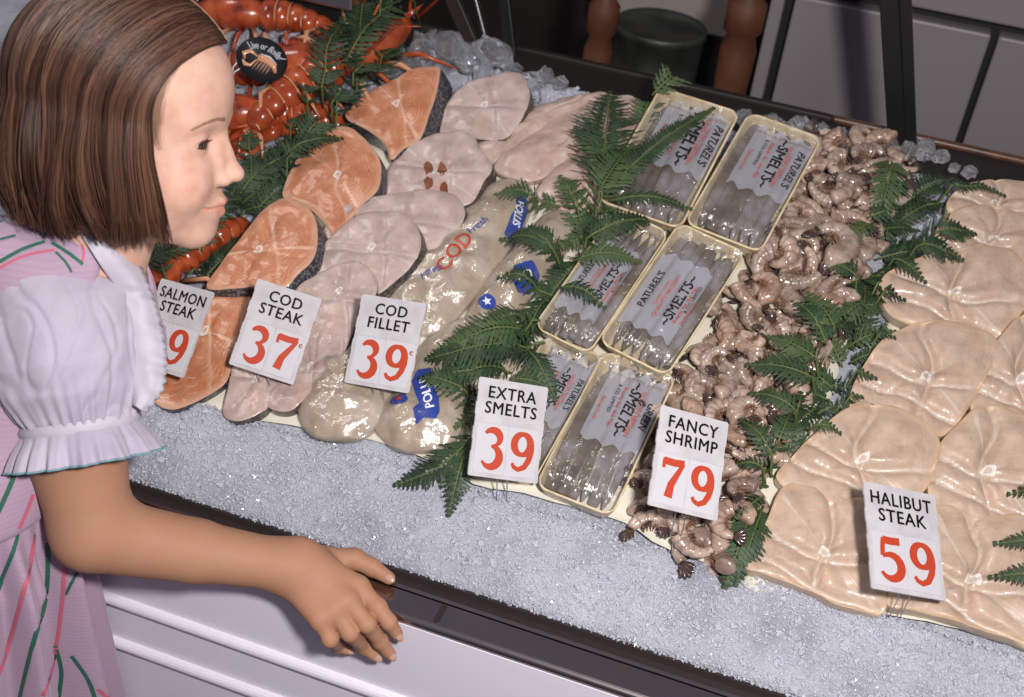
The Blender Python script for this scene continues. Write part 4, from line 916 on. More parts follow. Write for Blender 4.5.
def price_card(cor, lines, digs, lab, D0=None, cent=False, hoff=.045, k_=1.30, prong=.035, spread=.006):
    TL, TR, BR, BL = [np.array(c, float) for c in cor]
    a = ((TR-TL)+(BR-BL))/2; bq = ((TL-BL)+(TR-BR))/2; a = np.array([a[0], -a[1]]); bq = np.array([bq[0], -bq[1]])
    ab = a.dot(bq); A2, B2_ = a.dot(a), bq.dot(bq)
    # |b|^2+zb^2 = k^2(|a|^2+za^2), za*zb = -a.b
    best = None
    for zb in np.linspace(-5, -90, 400):
        za = -ab/zb; e = abs(B2_+zb*zb - k_**2*(A2+za*za))
        if best is None or e < best[0]: best = (e, za, zb)
    _, za, zb = best
    cpx = (TL+TR+BR+BL)/4; bc = (BL+BR)/2
    pb = bedp(bc[0], bc[1], hoff); D = np.linalg.norm(pb-CAM)/np.linalg.norm(ray(*bc)); D = D + zb/2/F_PX*D*-0.0
    sc_ = D/F_PX
    av = MC @ (np.array([a[0], a[1], za])*sc_); bv = MC @ (np.array([bq[0], bq[1], zb])*sc_)
    # camera z axis points to the viewer; objects farther have more negative z
    w_ = np.linalg.norm(av); h_ = np.linalg.norm(bv); X = av/w_; Yv = unit(bv - X*bv.dot(X)); Z = np.cross(X, Yv)
    O = P(cpx[0], cpx[1], D - zb/2*sc_)
    root = empty('price_card', frame(O, X, Yv, Z)); tag(root, lab, 'price card')
    T = .0022
    b = MB()
    # card outline with small notches at the clip edges
    pts = []; hw, hh_ = w_/2, h_/2
    def side(x, y0_, y1_, s):
        out = []; ys = np.linspace(y0_, y1_, 9)
        for i, y in enumerate(ys[1:-1]):
            d = .0008 if i in (1, 3, 5) else 0
            out.append((x - s*d, y - .0001)); out.append((x - s*(.0008 if i in (0, 2, 4) else 0), y))
        return out
    r_ = .0015
    pts = [(-hw+r_, -hh_), (hw-r_, -hh_), (hw, -hh_+r_)] + side(hw, -hh_, hh_, 1) + [(hw, hh_-r_), (hw-r_, hh_), (-hw+r_, hh_), (-hw, hh_-r_)] + side(-hw, hh_, -hh_, -1) + [(-hw, -hh_+r_)]
    n_ = len(pts); V = [(x, y, T/2) for x, y in pts] + [(x, y, -T/2) for x, y in pts]
    child('card', V, [tuple(range(n_)), tuple(range(n_, 2*n_))[::-1]] + [(i, n_+i, n_+(i+1) % n_, (i+1) % n_) for i in range(n_)], M['card'], root, smooth=False)
    for s in (-1, 1):
        b = MB(); b.box((s*w_*.225, -h_*.21, T/2 + .0003), (w_*.43, h_*.50, .0010), bev=.0004); child('number_tile', b.V, b.F, M['cardslot'], root, smooth=False)
    b = MB(); b.box((0, h_*.055, T/2 + .0004), (w_*.97, h_*.03, .0010), bev=.0004); child('slot_rail', b.V, b.F, M['card'], root, smooth=False)
    V = []; Fc = []
    for i, s in enumerate(lines):
        tv, tf = text_data(s, .022, spacing=1.10); w0 = tv[:, 0].max() - tv[:, 0].min(); ht = h_*.172
        st = min(.95, w_*.84/(w0*ht)); y = h_*(.365 - .158*i); cx0 = (tv[:, 0].max()+tv[:, 0].min())/2; cy0 = (tv[:, 1].max()+tv[:, 1].min())/2
        base = len(V); V += [((v[0]-cx0)*ht*st, y + (v[1]-cy0)*ht, T/2+.0007) for v in tv]; Fc += [tuple(q+base for q in f) for f in tf]
    child('lettering', V, Fc, M['blackink'], root, smooth=False)
    b = MB()
    for ch, x in zip(digs, (-.215, .215)): digit_mesh(ch, x*w_, -h_*.205, h_*.29, T/2+.0010, b)
    child('price_digits', b.V, b.F, M['redink'], root, smooth=False)
    if cent:
        tv, tf = text_data('c', .04); child('cent_mark', [(w_*.42 + v[0]*h_*.09, -h_*.06 + v[1]*h_*.09, T/2+.0009) for v in tv], tf, M['redink'], root, smooth=False)
    down = -NV; inv = np.array(root.matrix_world.inverted())
    b = MB()
    for s in (-1, 1):
        p0 = np.array([s*spread, -h_/2 + .004, -T/2 - .0006]); mwn = np.array(root.matrix_world); pw = mwn[:3, :3] @ p0 + mwn[:3, 3]
        e1 = pw + (down*.6 + np.array([0, 0, -.4]))*prong*1.5; loc = inv[:3, :3] @ e1 + inv[:3, 3]
        b.tube([p0 + np.array([0, .02, 0]), p0, loc], .0007, 6)
    child('prongs', b.V, b.F, M['wire'], root)
    return root
price_card([(156,277),(217,293),(189,378),(128,362)], ['SALMON', 'STEAK'], '39', 'white price card reading SALMON STEAK, partly behind the girl\'s collar')
price_card([(257.5,278),(322,299.5),(294,385),(229,364)], ['COD', 'STEAK'], '37', 'white price card reading COD STEAK 37', cent=True)
price_card([(361,293),(427,304),(411,393),(343,383)], ['COD', 'FILLET'], '39', 'white price card reading COD FILLET 39', cent=True)
price_card([(479,376),(549,388),(537,485),(468,473)], ['EXTRA', 'SMELTS'], '39', 'white price card reading EXTRA SMELTS 39')
price_card([(660,404.5),(734,424),(716,522),(644,501.5)], ['FANCY', 'SHRIMP'], '79', 'white price card reading FANCY SHRIMP 79', hoff=.085)
price_card([(865,482),(949,499),(940.5,600),(860,581.5)], ['HALIBUT', 'STEAK'], '59', 'white price card reading HALIBUT STEAK 59', hoff=.075)

# ================================================================== ferns
bvh = make_bvh()
def fern(px0, py0, px1, py1, wd=.22, light=False, lab='', grp='', lift=.010, bend=0.0, npair=None):
    a = bed2(px0, py0, .03); e = bed2(px1, py1, .03); d = e - a; L = np.linalg.norm(d); u_ = d/L; nn = np.array([-u_[1], u_[0]])
    K = 14; ctr = []
    hs = [drop(bvh, *(a + d*i/K + nn*bend*L*math.sin(math.pi*i/K)), .0) for i in range(K+1)]
    hs = [max(hs[max(0, i-1):i+2]) for i in range(K+1)]
    for i in range(K+1):
        s = i/K; q = a + d*s + nn*bend*L*math.sin(math.pi*s); ctr.append(bw(q[0], q[1], hs[i] + lift + .016*math.sin(math.pi*min(1, s*1.05)) - .004*s))
    b = MB(); n_ = npair or max(9, int(L/.0056))
    cp = np.array(ctr); sl = np.linspace(0, 1, K+1)
    def pos(s): return np.array([np.interp(s, sl, cp[:, i]) for i in range(3)])
    for i in range(n_):
        s = .08 + .90*i/(n_-1); p = pos(s); t = unit(pos(min(1, s+.02)) - pos(max(0, s-.02))); sd = unit(np.cross(NV, t)); up = np.cross(t, sd)
        ll = wd*L*(math.sin(math.pi*min(1, (s*.80+.20)))**.8)*(.98 if s < .95 else .5); ll = max(ll, .004)*random.uniform(.88, 1.1)
        for sg in (-1, 1):
            dr = unit(sd*sg + t*(.45+.3*s) + up*random.uniform(-.22, .18)); side = unit(np.cross(up, dr)); m_ = 7
            wd2 = min(.0062, L*.88/(n_)*.56); V = [p]; 
            for q in range(1, m_+1):
                f = q/m_; c = p + dr*ll*f - up*.12*ll*f*f; hw = wd2*(1 - f**2.2)*1.0 + .0002
                V += [c - side*hw*(.55 if q % 2 else 1.2) , c + up*.0006, c + side*hw*(.55 if q % 2 else 1.2)]
            Fc = [(0, 1, 2), (0, 2, 3)] + [(1+3*(q-1)+w0, 1+3*q+w0, 2+3*q+w0, 2+3*(q-1)+w0) for q in range(1, m_) for w0 in (0, 1)]
            b.add(V, Fc)
    o = b.build('fern_frond', M['fernlight'] if light else M['fern']); tag(o, lab, 'fern', grp)
    st = MB(); st.tube([cp[i] - NV*.0005 for i in range(K+1)], [.0013*(1-.7*i/K) + .0003 for i in range(K+1)], 5)
    child('stem', st.V, st.F, M['fernstem'], o)
    return o
G1 = ('dark fern frond among the lobsters and salmon steaks', 'fern fronds by the lobsters')
for q in [(225,195,292,135),(240,215,318,150),(205,240,268,165),(190,278,270,215),(235,175,335,125),(155,272,192,222),(300,160,370,95),(330,125,405,55),(345,90,425,25),(365,75,375,15),(325,115,350,45),(375,55,450,20),(150,290,205,255),
          (250,190,250,130),(260,170,300,120),(215,225,240,160),(205,260,235,200),(280,170,345,150),(330,60,400,15),(300,140,325,95),(170,290,165,240)]:
    fern(*q, wd=.24, lab='dark fern frond pointing %s, %s' % (heading(q[2]-q[0], q[3]-q[1]), near((q[0]+q[2])/2, (q[1]+q[3])/2)), grp=G1[1])
G2 = ('green fern frond over the wrapped fillets and the left smelt trays', 'fern fronds between fillets and smelts')
for q in [(600,205,610,95),(612,180,575,130),(585,232,632,160),(560,208,495,196),(590,235,560,178),(565,262,500,240),(565,265,512,232),(575,262,652,236),(575,275,640,276),(560,292,498,282),(560,300,605,318),
          (548,312,478,330),(540,330,440,350),(545,345,425,362),(525,350,556,400),(512,365,437,382),(500,385,556,392),(490,400,420,384),(505,390,455,425),(600,225,555,250),(590,250,540,300),(575,240,620,195),(545,290,520,350),(530,320,480,372)]:
    fern(*q, wd=.27, lab='green fern frond pointing %s, %s' % (heading(q[2]-q[0], q[3]-q[1]), near((q[0]+q[2])/2, (q[1]+q[3])/2)), grp=G2[1], light=random.random() < .3)
fern(598,212,712,128, wd=.10, lab='thin fern frond reaching across the farthest left smelt tray')
fern(610,215,690,222, wd=.14, lab='short fern frond crossing the front of the farthest left smelt tray')
fern(650,118,702,88, wd=.3, light=True, lab='light green fern tip standing at the back corner of the left smelt tray')
fern(640,135,655,92, wd=.3, light=True, lab='light green fern tip behind the loose fillets')
fern(476,424,392,478, wd=.24, lab='fern frond curving left over the ice below the COD FILLET card', bend=.16)
fern(470,435,447,507, wd=.22, lab='fern frond hanging down over the ice left of the EXTRA SMELTS card')
G3 = ('dark green fern frond between the shrimp heap and the halibut steaks', 'fern fronds between shrimp and halibut')
for q in [(895,185,890,235),(890,165,878,225),(905,195,960,165),(895,215,950,190),(880,245,975,238),(885,255,960,268),(870,262,925,285),(880,285,830,325),(870,300,822,268),(860,330,872,262),(850,335,900,322),(855,350,892,345),
          (845,360,805,300),(840,385,765,345),(835,395,745,372),(830,380,875,382),(815,410,862,398),(805,425,748,400),(800,435,838,440),(790,450,800,395),(775,470,738,425),(770,465,790,415),(765,490,735,520),(770,480,730,470),(755,500,727,580),(850,300,905,300),(870,230,835,260),(825,350,790,310),(820,400,780,440),(865,225,925,215),(860,310,810,345)]:
    fern(*q, wd=.27, lab='dark green fern frond pointing %s, %s' % (heading(q[2]-q[0], q[3]-q[1]), near((q[0]+q[2])/2, (q[1]+q[3])/2)), grp=G3[1], light=random.random() < .15)
fern(905,196,1003,203, wd=.10, lab='thin fern frond pointing right over the farthest halibut steak')
fern(765,500,738,578, wd=.22, lab='fern frond whose tip hangs on the ice left of the nearest halibut')
fern(1050,505,1006,498, wd=.3, lab='fern tip at the right edge, topmost of three')
fern(1060,555,992,548, wd=.22, lab='fern tip at the right edge, middle of three')
fern(1060,588,988,580, wd=.22, lab='fern tip at the right edge, lowest of three')
for o in list(bpy.data.objects):     # dark blood marks on one cod steak
    if o.get('label', '').startswith('cod steak with brown bloody'):
        for cx, cy in ((428,168),(428,182),(442,170),(444,186)):
            draped_poly(o, 'blood_mark', [(cx + (4.5+1.2*math.sin(a*2.3+cx))*math.cos(a*.63), cy + (6+1.5*math.sin(a*3+cy))*math.sin(a*.63)) for a in range(10)], M['blood'], off=.0004, N=24, K=4)
# ================================================================== the girl
def smin(a, b, k): h = np.clip(.5 + .5*(b-a)/k, 0, 1); return b*(1-h) + a*h - k*h*(1-h)
def smax(a, b, k): return -smin(-a, -b, k)
def cap(p, a, b, ra, rb):
    a = np.array(a, np.float32); b = np.array(b, np.float32); d = b-a; t = np.clip(((p-a)@d)/d.dot(d), 0, 1)
    q = p - a - t[..., None]*d
    return np.sqrt((q*q).sum(-1)) - (ra + (rb-ra)*t)
def ell(p, c, r):
    r = np.array(r, np.float32); q = (p-np.array(c, np.float32))/r; k0 = np.sqrt((q*q).sum(-1)); k1 = np.sqrt(((q/r)**2).sum(-1)); return k0*(k0-1)/np.maximum(k1, 1e-6)
def surfnets(f, lo, hi, h):
    lo = np.array(lo, float); n = np.ceil((np.array(hi)-lo)/h).astype(int) + 1
    gx, gy, gz = [lo[i] + h*np.arange(n[i]) for i in range(3)]
    D = np.empty(n, np.float32)
    for i0 in range(0, n[0], 24):
        X, Y_, Z = np.meshgrid(gx[i0:i0+24], gy, gz, indexing='ij'); D[i0:i0+24] = f(np.stack([X, Y_, Z], -1).astype(np.float32))
    S = D < 0
    c = np.zeros(np.array(n)-1, np.int8)
    for a in (0, 1):
        for b_ in (0, 1):
            for e in (0, 1): c += S[a:n[0]-1+a, b_:n[1]-1+b_, e:n[2]-1+e]
    act = (c > 0) & (c < 8); idx = -np.ones(act.shape, np.int64); I = np.argwhere(act); idx[act] = np.arange(len(I))
    acc = np.zeros((len(I), 3)); cnt_ = np.zeros(len(I))
    co = [(a, b_, e) for a in (0, 1) for b_ in (0, 1) for e in (0, 1)]
    for q in range(8):
        for w_ in range(q+1, 8):
            if sum(abs(co[q][t]-co[w_][t]) for t in range(3)) != 1: continue
            A_ = I + co[q]; B_ = I + co[w_]; da = D[tuple(A_.T)]; db = D[tuple(B_.T)]; m_ = (da < 0) != (db < 0)
            t = np.where(m_, da/np.where(da == db, 1, da-db), 0); pt = np.array(co[q]) + t[:, None]*(np.array(co[w_])-np.array(co[q]))
            acc[m_] += pt[m_]; cnt_[m_] += 1
    V = lo + h*(I + acc/cnt_[:, None]); Fc = []
    for ax in range(3):
        o1, o2 = [(1, 2), (2, 0), (0, 1)][ax]
        sl0 = [slice(None)]*3; sl1 = [slice(None)]*3; sl0[ax] = slice(0, n[ax]-1); sl1[ax] = slice(1, n[ax])
        A_ = S[tuple(sl0)]; B_ = S[tuple(sl1)]; E_ = np.argwhere(A_ != B_)
        ok = (E_[:, o1] > 0) & (E_[:, o2] > 0) & (E_[:, o1] < n[o1]-1) & (E_[:, o2] < n[o2]-1); E_ = E_[ok]
        e1 = np.eye(3, dtype=int)[o1]; e2 = np.eye(3, dtype=int)[o2]
        q0 = idx[tuple(E_.T)]; q1 = idx[tuple((E_-e1).T)]; q2 = idx[tuple((E_-e1-e2).T)]; q3 = idx[tuple((E_-e2).T)]
        fl = A_[tuple(E_.T)]
        Q = np.stack([q0, q1, q2, q3], 1); Q[~fl] = Q[~fl][:, ::-1]; Fc.append(Q)
    return V, np.vstack(Fc)

HD = 1.085                                           # distance of the head from the lens
HO = P(133, 114, HD)
_F = unit([.985, -.15, -.03]); _U = np.array([.12, .92, .36]); _U -= _F*_U.dot(_F); _U = unit(_U); _L = np.cross(_U, _F)
HM = MC @ np.stack([_F, _L, _U], 1)                  # head space (front, left, up) -> world
SCH = 1.0
def h2w(p): return HO + (np.array(p, float)*SCH/1000.) @ HM.T
def w2h(p): return ((p - HO) @ HM) * 1000. / SCH

EY = (62.5, 30.5, -9)
def head_sdf(p):                                     # millimetres
    q = p.copy(); q[..., 1] = np.abs(q[..., 1])
    d = ell(p, (-10, 0, 28), (93, 72, 84))
    d = smin(d, ell(q, (34, 0, 30), (50, 58, 52)), 20)
    d = smin(d, ell(q, (32, 8, -35), (46, 47, 68)), 22)
    d = smin(d, ell(q, (48, 27, -48), (31, 29, 34)), 16)     # cheek
    d = smin(d, cap(q, (58, 6, -95), (0, 50, -72), 20, 18), 18)
    d = smin(d, ell(q, (62, 0, -97), (17, 17, 15)), 12)
    d = smin(d, ell(q, (71, 0, -72), (15, 22, 18)), 12)      # muzzle
    d = smin(d, cap(q, (68, 10, 9), (60, 40, 9), 11, 8), 14)  # brow
    # socket and eyelids
    d = smax(d, -ell(q, (85, 31, -9), (15, 17, 11)), 10)
    lid = ell(q, EY, (14.2, 15.2, 13.6)); d = smin(d, lid, 5)
    # nose
    d = smin(d, cap(q, (80, 0, -8), (93, 0, -37), 6.2, 7.0), 8)
    d = smin(d, ell(q, (95.5, 0, -40), (8.5, 8.8, 8.0)), 4)
    d = smin(d, ell(q, (86, 9, -45), (8.5, 6.5, 6.5)), 4)
    d = smax(d, -ell(q, (90.5, 5.2, -53.6), (3.6, 2.2, 2.4)), 1.8)
    d = smin(d, ell(q, (78, 9, -31), (10, 9, 20)), 7)
    # lips
    d = smin(d, cap(q, (85.5, 2.5, -67.5), (73, 23, -70.5), 4.3, 2.2), 3.5)
    d = smin(d, cap(q, (83.5, 0, -78), (73, 20, -73.5), 5.2, 2.4), 3.5)
    d = smax(d, -cap(q, (91, 0, -72.6), (74, 27, -70.0), 1.1, .8), 1.6)
    # eye opening
    op = ell(q, (76, 33, -9.8), (14.5, 11.0, 3.9)); d = smax(d, -op, 1.2)
    # ear
    ear = ell(q, (-6, 74, -22), (15, 6, 27)); d = smin(d, ear, 4)
    # neck
    d = smin(d, cap(p, P(5, 262, 1.12), P(98, 262, 1.115), .030, .022), .02)
    nk = cap(p, (-8, 0, -70), (-38, 0, -175), 43, 47); d = smin(d, nk, 20)
    return d
def headf(p): return head_sdf(p)
hV, hF = surfnets(headf, (-118, -88, -190), (112, 88, 120), 1.35)
hVh = hV.copy(); hW = h2w(hV)

# ---- arm and hand, world metres
def wz(px, py, z): return onZ(px, py, z)
def wy(px, py, y): return onY(px, py, y)
SH = P(66, 292, 1.14); EL = P(93, 530, 1.175); MF = P(195, 551, 1.215); WR = P(288, 566, 1.232)
FG = {  # finger joints: knuckle, middle joint, end joint, tip (world)
 'index': [wz(358, 587, .868), wz(378, 607, .860), wy(389, 622, .776), wy(397, 634, .777)],
 'middle': [wz(347, 600, .868), wz(367, 624, .853), wy(380, 641, .773), wy(390, 654, .775)],
 'ring': [wz(334, 609, .864), wz(350, 633, .846), wy(363, 646, .772), wy(375, 656, .775)],
 'little': [wz(320, 618, .858), wz(330, 639, .842), wy(338, 646, .772), wy(348, 650, .776)],
 'thumb': [wz(324, 560, .868), wz(354, 559, .868), wz(372, 567, .863), wz(389, 578, .860)]}
FR = {'index': (.0102, .0088, .0078, .0063), 'middle': (.0102, .0088, .0079, .0064), 'ring': (.0100, .0085, .0077, .0062), 'little': (.0094, .0079, .0070, .0056), 'thumb': (.0135, .0110, .0092, .0068)}
ARMZ = unit(CAM - WR)
def arm_sdf(p):
    d = cap(p, SH, P(74, 420, 1.15), .046, .0455)
    d = smin(d, cap(p, P(77, 455, 1.155), EL, .0455, .0385), .03)
    d = smin(d, cap(p, EL, MF, .0365, .0312), .018)
    d = smin(d, cap(p, P(126, 542, 1.19), MF, .0325, .0312), .006)
    d = smin(d, cap(p, MF, WR, .0312, .0252), .006)
    d = smin(d, cap(p, WR, P(318, 575, 1.236), .0240, .021), .02)
    # palm: four rays from the wrist to the knuckles
    pl = None
    for k_, w0 in (('index', (300, 560)), ('middle', (298, 567)), ('ring', (295, 573)), ('little', (293, 580))):
        c = cap(p, P(w0[0], w0[1], 1.236), FG[k_][0], .0175, .0122); pl = c if pl is None else smin(pl, c, .010)
    pl = smin(pl, cap(p, P(305, 556, 1.235), FG['thumb'][0], .016, .0135), .012)
    d = smin(d, pl, .012)
    th = None
    fg = None
    for k_ in FG:
        j = FG[k_]; r = FR[k_]; c = None
        for i in range(3):
            e = cap(p, j[i], j[i+1], r[i], r[i+1]); c = e if c is None else smin(c, e, .002)
            if i: c = smin(c, ell(p, j[i], (r[i]*1.0,)*3), .004)
        if k_ == 'thumb': th = c
        else: fg = c if fg is None else smin(fg, c, .0012)
    d = smin(d, th, .008)
    d = smin(d, fg, .006)
    return d
pts_ = np.array([SH, EL, WR] + [q for k_ in FG for q in FG[k_]])
aV, aF = surfnets(arm_sdf, pts_.min(0) - .055, pts_.max(0) + .055, .00145)

# ---- trunk and legs under the clothes (coarse)
CH = P(62, 345, 1.20); WA = P(-22, 478, 1.19); NB = h2w((-38, 0, -170)); HPc = P(-30, 488, 1.19) + np.array([-.01, -.005, -.13])
SHL = CH + (CH - SH)*.9; SHL[2] = SH[2] - .02
def trunk_sdf(p):
    d = cap(p, NB, CH, .045, .075); d = smin(d, cap(p, CH, WA, .075, .062), .04); d = smin(d, cap(p, WA, HPc, .060, .056), .03)
    d = smin(d, cap(p, SH, NB, .044, .04), .04); d = smin(d, cap(p, SHL, NB, .044, .04), .04)
    d = smin(d, cap(p, SHL, SHL + np.array([.03, .02, -.16]), .04, .03), .03)
    for s in (-1, 1):
        hp = HPc + np.array([.0, .034*s, -.03]); kn = np.array([HPc[0]+.02, HPc[1]+.04*s, .42]); an = np.array([HPc[0], HPc[1]+.05*s, .07])
        d = smin(d, cap(p, hp, kn, .050, .040), .03); d = smin(d, cap(p, kn, an, .044, .028), .02); d = smin(d, cap(p, an, an + np.array([.11, 0, -.04]), .030, .026), .02)
    return d
tp_ = np.array([NB, CH, WA, HPc, SH, SHL])
tV, tF = surfnets(trunk_sdf, [tp_[:, 0].min()-.12, tp_[:, 1].min()-.14, .0], [tp_[:, 0].max()+.14, tp_[:, 1].max()+.14, tp_[:, 2].max()+.08], .0075)

girl = empty('person', loc=(HPc[0], HPc[1], 0)); tag(girl, 'young girl with brown bobbed hair in a striped puff-sleeved dress, hand on the counter rail', 'person')
def gch(name, V, Fc, mats, parent=None, **k):
    loc = np.array(girl.location) if parent is None else np.array(girl.location)
    return child(name, np.array(V) - loc, Fc, mats, parent or girl, **k)
V = np.vstack([hW, aV, tV]); Fc = np.vstack([hF, aF+len(hW), tF+len(hW)+len(aV)])
m = mat('skin', (.62, .36, .25), .62, .35, sss=.18); M['skin'] = m; k = NT(m)
at = k.n('ShaderNodeAttribute', attribute_name='tone'); k.base(k.mix(k.ramp(k.noise(55, 5), [(.4, (.05, .05, .05)), (.7, (.45, .45, .45))]), at.outputs['Color'], (.46, .20, .14))); k.bump(k.noise(420, 3), .12, .0006)
body = gch('body', V, Fc, m)
# natural colouring: paler face, browner arm, pink lips and cheeks
face = np.array([.68, .43, .33]); armc = np.array([.44, .235, .14]); lips = np.array([.62, .23, .17]); cheek = np.array([.76, .42, .31])
col = np.tile(armc, (len(V), 1)); q = hVh.copy(); q[:, 1] = np.abs(q[:, 1])
fc = np.tile(face, (len(q), 1))
def blend(fc, w_, c): return fc*(1-w_[:, None]) + c*w_[:, None]
wc = np.clip(1 - np.linalg.norm((q - [66, 38, -48])/[30, 26, 22], axis=1), 0, 1)**.8*.8; fc = blend(fc, wc, cheek)
dl = np.minimum(cap(q.astype(np.float32), (86.5, 0, -69), (74, 24, -70.8), 3.6, 1.6), cap(q.astype(np.float32), (85, 0, -77), (74, 21, -73), 4.6, 1.8)); wl = np.clip((2.6 - dl)/1.6, 0, 1)*.85; fc = blend(fc, wl, lips)
wn = np.clip(1 - np.linalg.norm((q - [97, 0, -42])/[12, 14, 12], axis=1), 0, 1)*.5; fc = blend(fc, wn, cheek)
dls = ell(q.astype(np.float32), (76, 33, -9.8), (14.5, 12.0, 4.7)); we = np.clip((1.2 - dls)/1.2, 0, 1)*.45; fc = blend(fc, we, np.array([.30, .14, .10]))
col[:len(hW)] = fc
ca = body.data.color_attributes.new('tone', 'FLOAT_COLOR', 'POINT'); ca.data.foreach_set('color', np.hstack([col, np.ones((len(col), 1))]).astype(np.float32).ravel())
md = body.modifiers.new('smooth', 'SMOOTH'); md.factor = .5; md.iterations = 2

# eyes
M['eyewhite'] = mat('eye_white', (.55, .50, .48), .2, coat=.5); M['iris'] = mat('iris_brown', (.10, .05, .025), .15, coat=1); M['pupil'] = mat('pupil', (.004, .004, .004), .08, coat=1)
for s in (-1, 1):
    b = MB(); c = (EY[0]-.6, EY[1]*s, EY[2]); b.ell(c, (13.2, 13.2, 12.6), n=20); ob = gch('eye', h2w(b.V), b.F, M['eyewhite'])
    ob.name = 'eye'
    # gaze: forward and a little down and out
    g = unit([.90, s*.42, -.14]); a1 = unit(np.cross(g, [0, 0, 1.])); a2 = np.cross(a1, g)
    for nm, r, off in (('iris', 6.3, 11.95), ('pupil', 2.6, 13.35)):
        Vd = [np.array(c) + g*(off + (1.35 if nm == 'iris' else .25))]; Fd = []
        for ri in (1, 2):
            for j in range(24):
                a = 2*math.pi*j/24; rr = r*ri/2; Vd.append(np.array(c) + g*(off + math.sqrt(max(0, 1-(rr/13.4)**2))*1.35 if nm == 'iris' else off+.2) + (a1*math.cos(a)+a2*math.sin(a))*rr)
        Fd = [(0, 1+j, 1+(j+1) % 24) for j in range(24)] + [(1+j, 25+j, 25+(j+1) % 24, 1+(j+1) % 24) for j in range(24)]
        gch(nm, h2w(Vd), Fd, M[nm], ob)
    # brow and lashes
    b = MB(); rnd = random.Random(5+s)
    bvh_h = BVHTree.FromPolygons([tuple(v) for v in hVh], [tuple(f) for f in hF]) if s == -1 else bvh_h
    for i in range(230):
        t = rnd.random(); yy = 12 + 36*t; zz = 8 + 6.5*math.sin(math.pi*(t*.75+.12)) - 4*t + rnd.uniform(-2.0, 2.0)*(1-.5*t)
        r_ = bvh_h.ray_cast(Vector((140, yy*s, zz)), Vector((-1, 0, 0)))
        if r_[0] is None: continue
        p0 = np.array(r_[0]) + np.array([.1, 0, 0]); d_ = np.array([-.12 - .4*t, s*.95, .22 - .5*t]); L_ = rnd.uniform(4, 6.5)
        r2 = bvh_h.find_nearest(Vector(p0 + d_*L_)); p1 = np.array(r2[0]) + np.array(r2[1])*.5
        b.tube([p0, (p0+p1)/2 + np.array(r2[1])*.3, p1], [.16, .15, .04], 4)
    gch('eyebrow', h2w(b.V), b.F, M.setdefault('brow', mat('eyebrow_hair', (.34, .19, .12), .6)))
    b = MB()
    for i in range(26):
        t = i/25; th = math.radians(-35 + 85*t); base = np.array([EY[0] + 13.9*math.cos(th)*.97, s*(EY[1] + 13.9*math.sin(th)), EY[2] + 3.6 - 5.2*abs(t-.45)])
        o_ = unit([math.cos(th), s*math.sin(th), .0]); b.tube([base, base + o_*2.6 + np.array([0, 0, -.4]), base + o_*4.6 + np.array([0, 0, .8])], [.22, .17, .04], 4)
    gch('eyelashes', h2w(b.V), b.F, M.setdefault('lash', mat('eyelash', (.04, .02, .015), .5)))

# fingernails
for k_ in FG:
    j = FG[k_]; r = FR[k_][3]; ax = unit(j[3]-j[2]); up = unit((CAM - j[3]) - ax*np.dot(CAM - j[3], ax)); 
    if k_ != 'thumb': up = unit(up + unit(np.array([.3, -.4, .6]))*.5); up = unit(up - ax*up.dot(ax))
    sd = np.cross(ax, up); b = MB(); b.ell(j[3] + ax*r*.25 + up*r*.72, (r*1.05, r*.62, r*.34), ax=[ax, sd, up], n=8)
    gch('fingernail', b.V, b.F, M.setdefault('nail', mat('nail', (.54, .33, .25), .25, coat=.4)))

# ---- hair: a fitted cap and thousands of combed strands
def hair_path(phi, root, off, z_end, curl, n=30):
    """root on the parting, over the skull, turning smoothly down at azimuth phi, falling to z_end with the ends turned under"""
    c = np.array([-10, 0, 26.]); R = np.array([101, 81, 91.]) + off
    d0 = unit((root - c)/R); e1 = unit(np.array([math.cos(phi), math.sin(phi), -.10]))
    up = .46 if math.sin(phi) < 0 else .5
    cx = unit(np.array([math.cos(phi), math.sin(phi), up])); P_ = []
    n1 = int(n*.55); hz = np.array([math.cos(phi), math.sin(phi), 0])
    for i in range(n1):
        t = i/(n1-1); d = unit(d0*(1-t)**2 + cx*2*t*(1-t) + e1*t*t); P_.append(c + R*d)
    b0 = P_[-1]; L = b0[2] - z_end
    for i in range(1, n-n1+1):
        t = i/(n-n1); P_.append(np.array([b0[0], b0[1], b0[2]-L*t]) + hz*(curl*(math.sin(t*2.6)*.55 - t**5*1.5)))
    P_ = np.array(P_)
    f = min(1.0, abs(phi-math.pi)/math.radians(119)); tt = np.linspace(0, 1, n)
    P_[:, 0] += 20*max(0, f-.6)/.4*np.clip((tt-.66)/.34, 0, 1)**1.3
    return P_
def parting(s):
    a = np.array([76, 10, 76.]); b_ = np.array([32, 10, 114.]); c = np.array([-62, 6, 106.])
    return a*(1-s)**2 + 2*b_*s*(1-s) + c*s*s
def hem(phi):      # lower edge height by azimuth
    d = math.degrees(phi) % 360
    return np.interp(d, [0, 70, 110, 180, 230, 262, 285, 300, 360], [-85, -88, -100, -100, -99, -98, -97, -93, -86])
PH0, PH1 = math.radians(61), math.radians(299)
hbr = np.random.default_rng(3)
def strand_params():
    u = hbr.random(); phi = PH0 + (PH1-PH0)*u                       # 294 deg = right temple, 66 = left temple
    right = phi > math.pi
    f = abs(phi - math.pi)/(PH1-math.pi)                             # 0 back .. 1 temple
    s = np.clip(1 - f**1.1 + hbr.normal(0, .06), -.015, 1)
    return phi, s
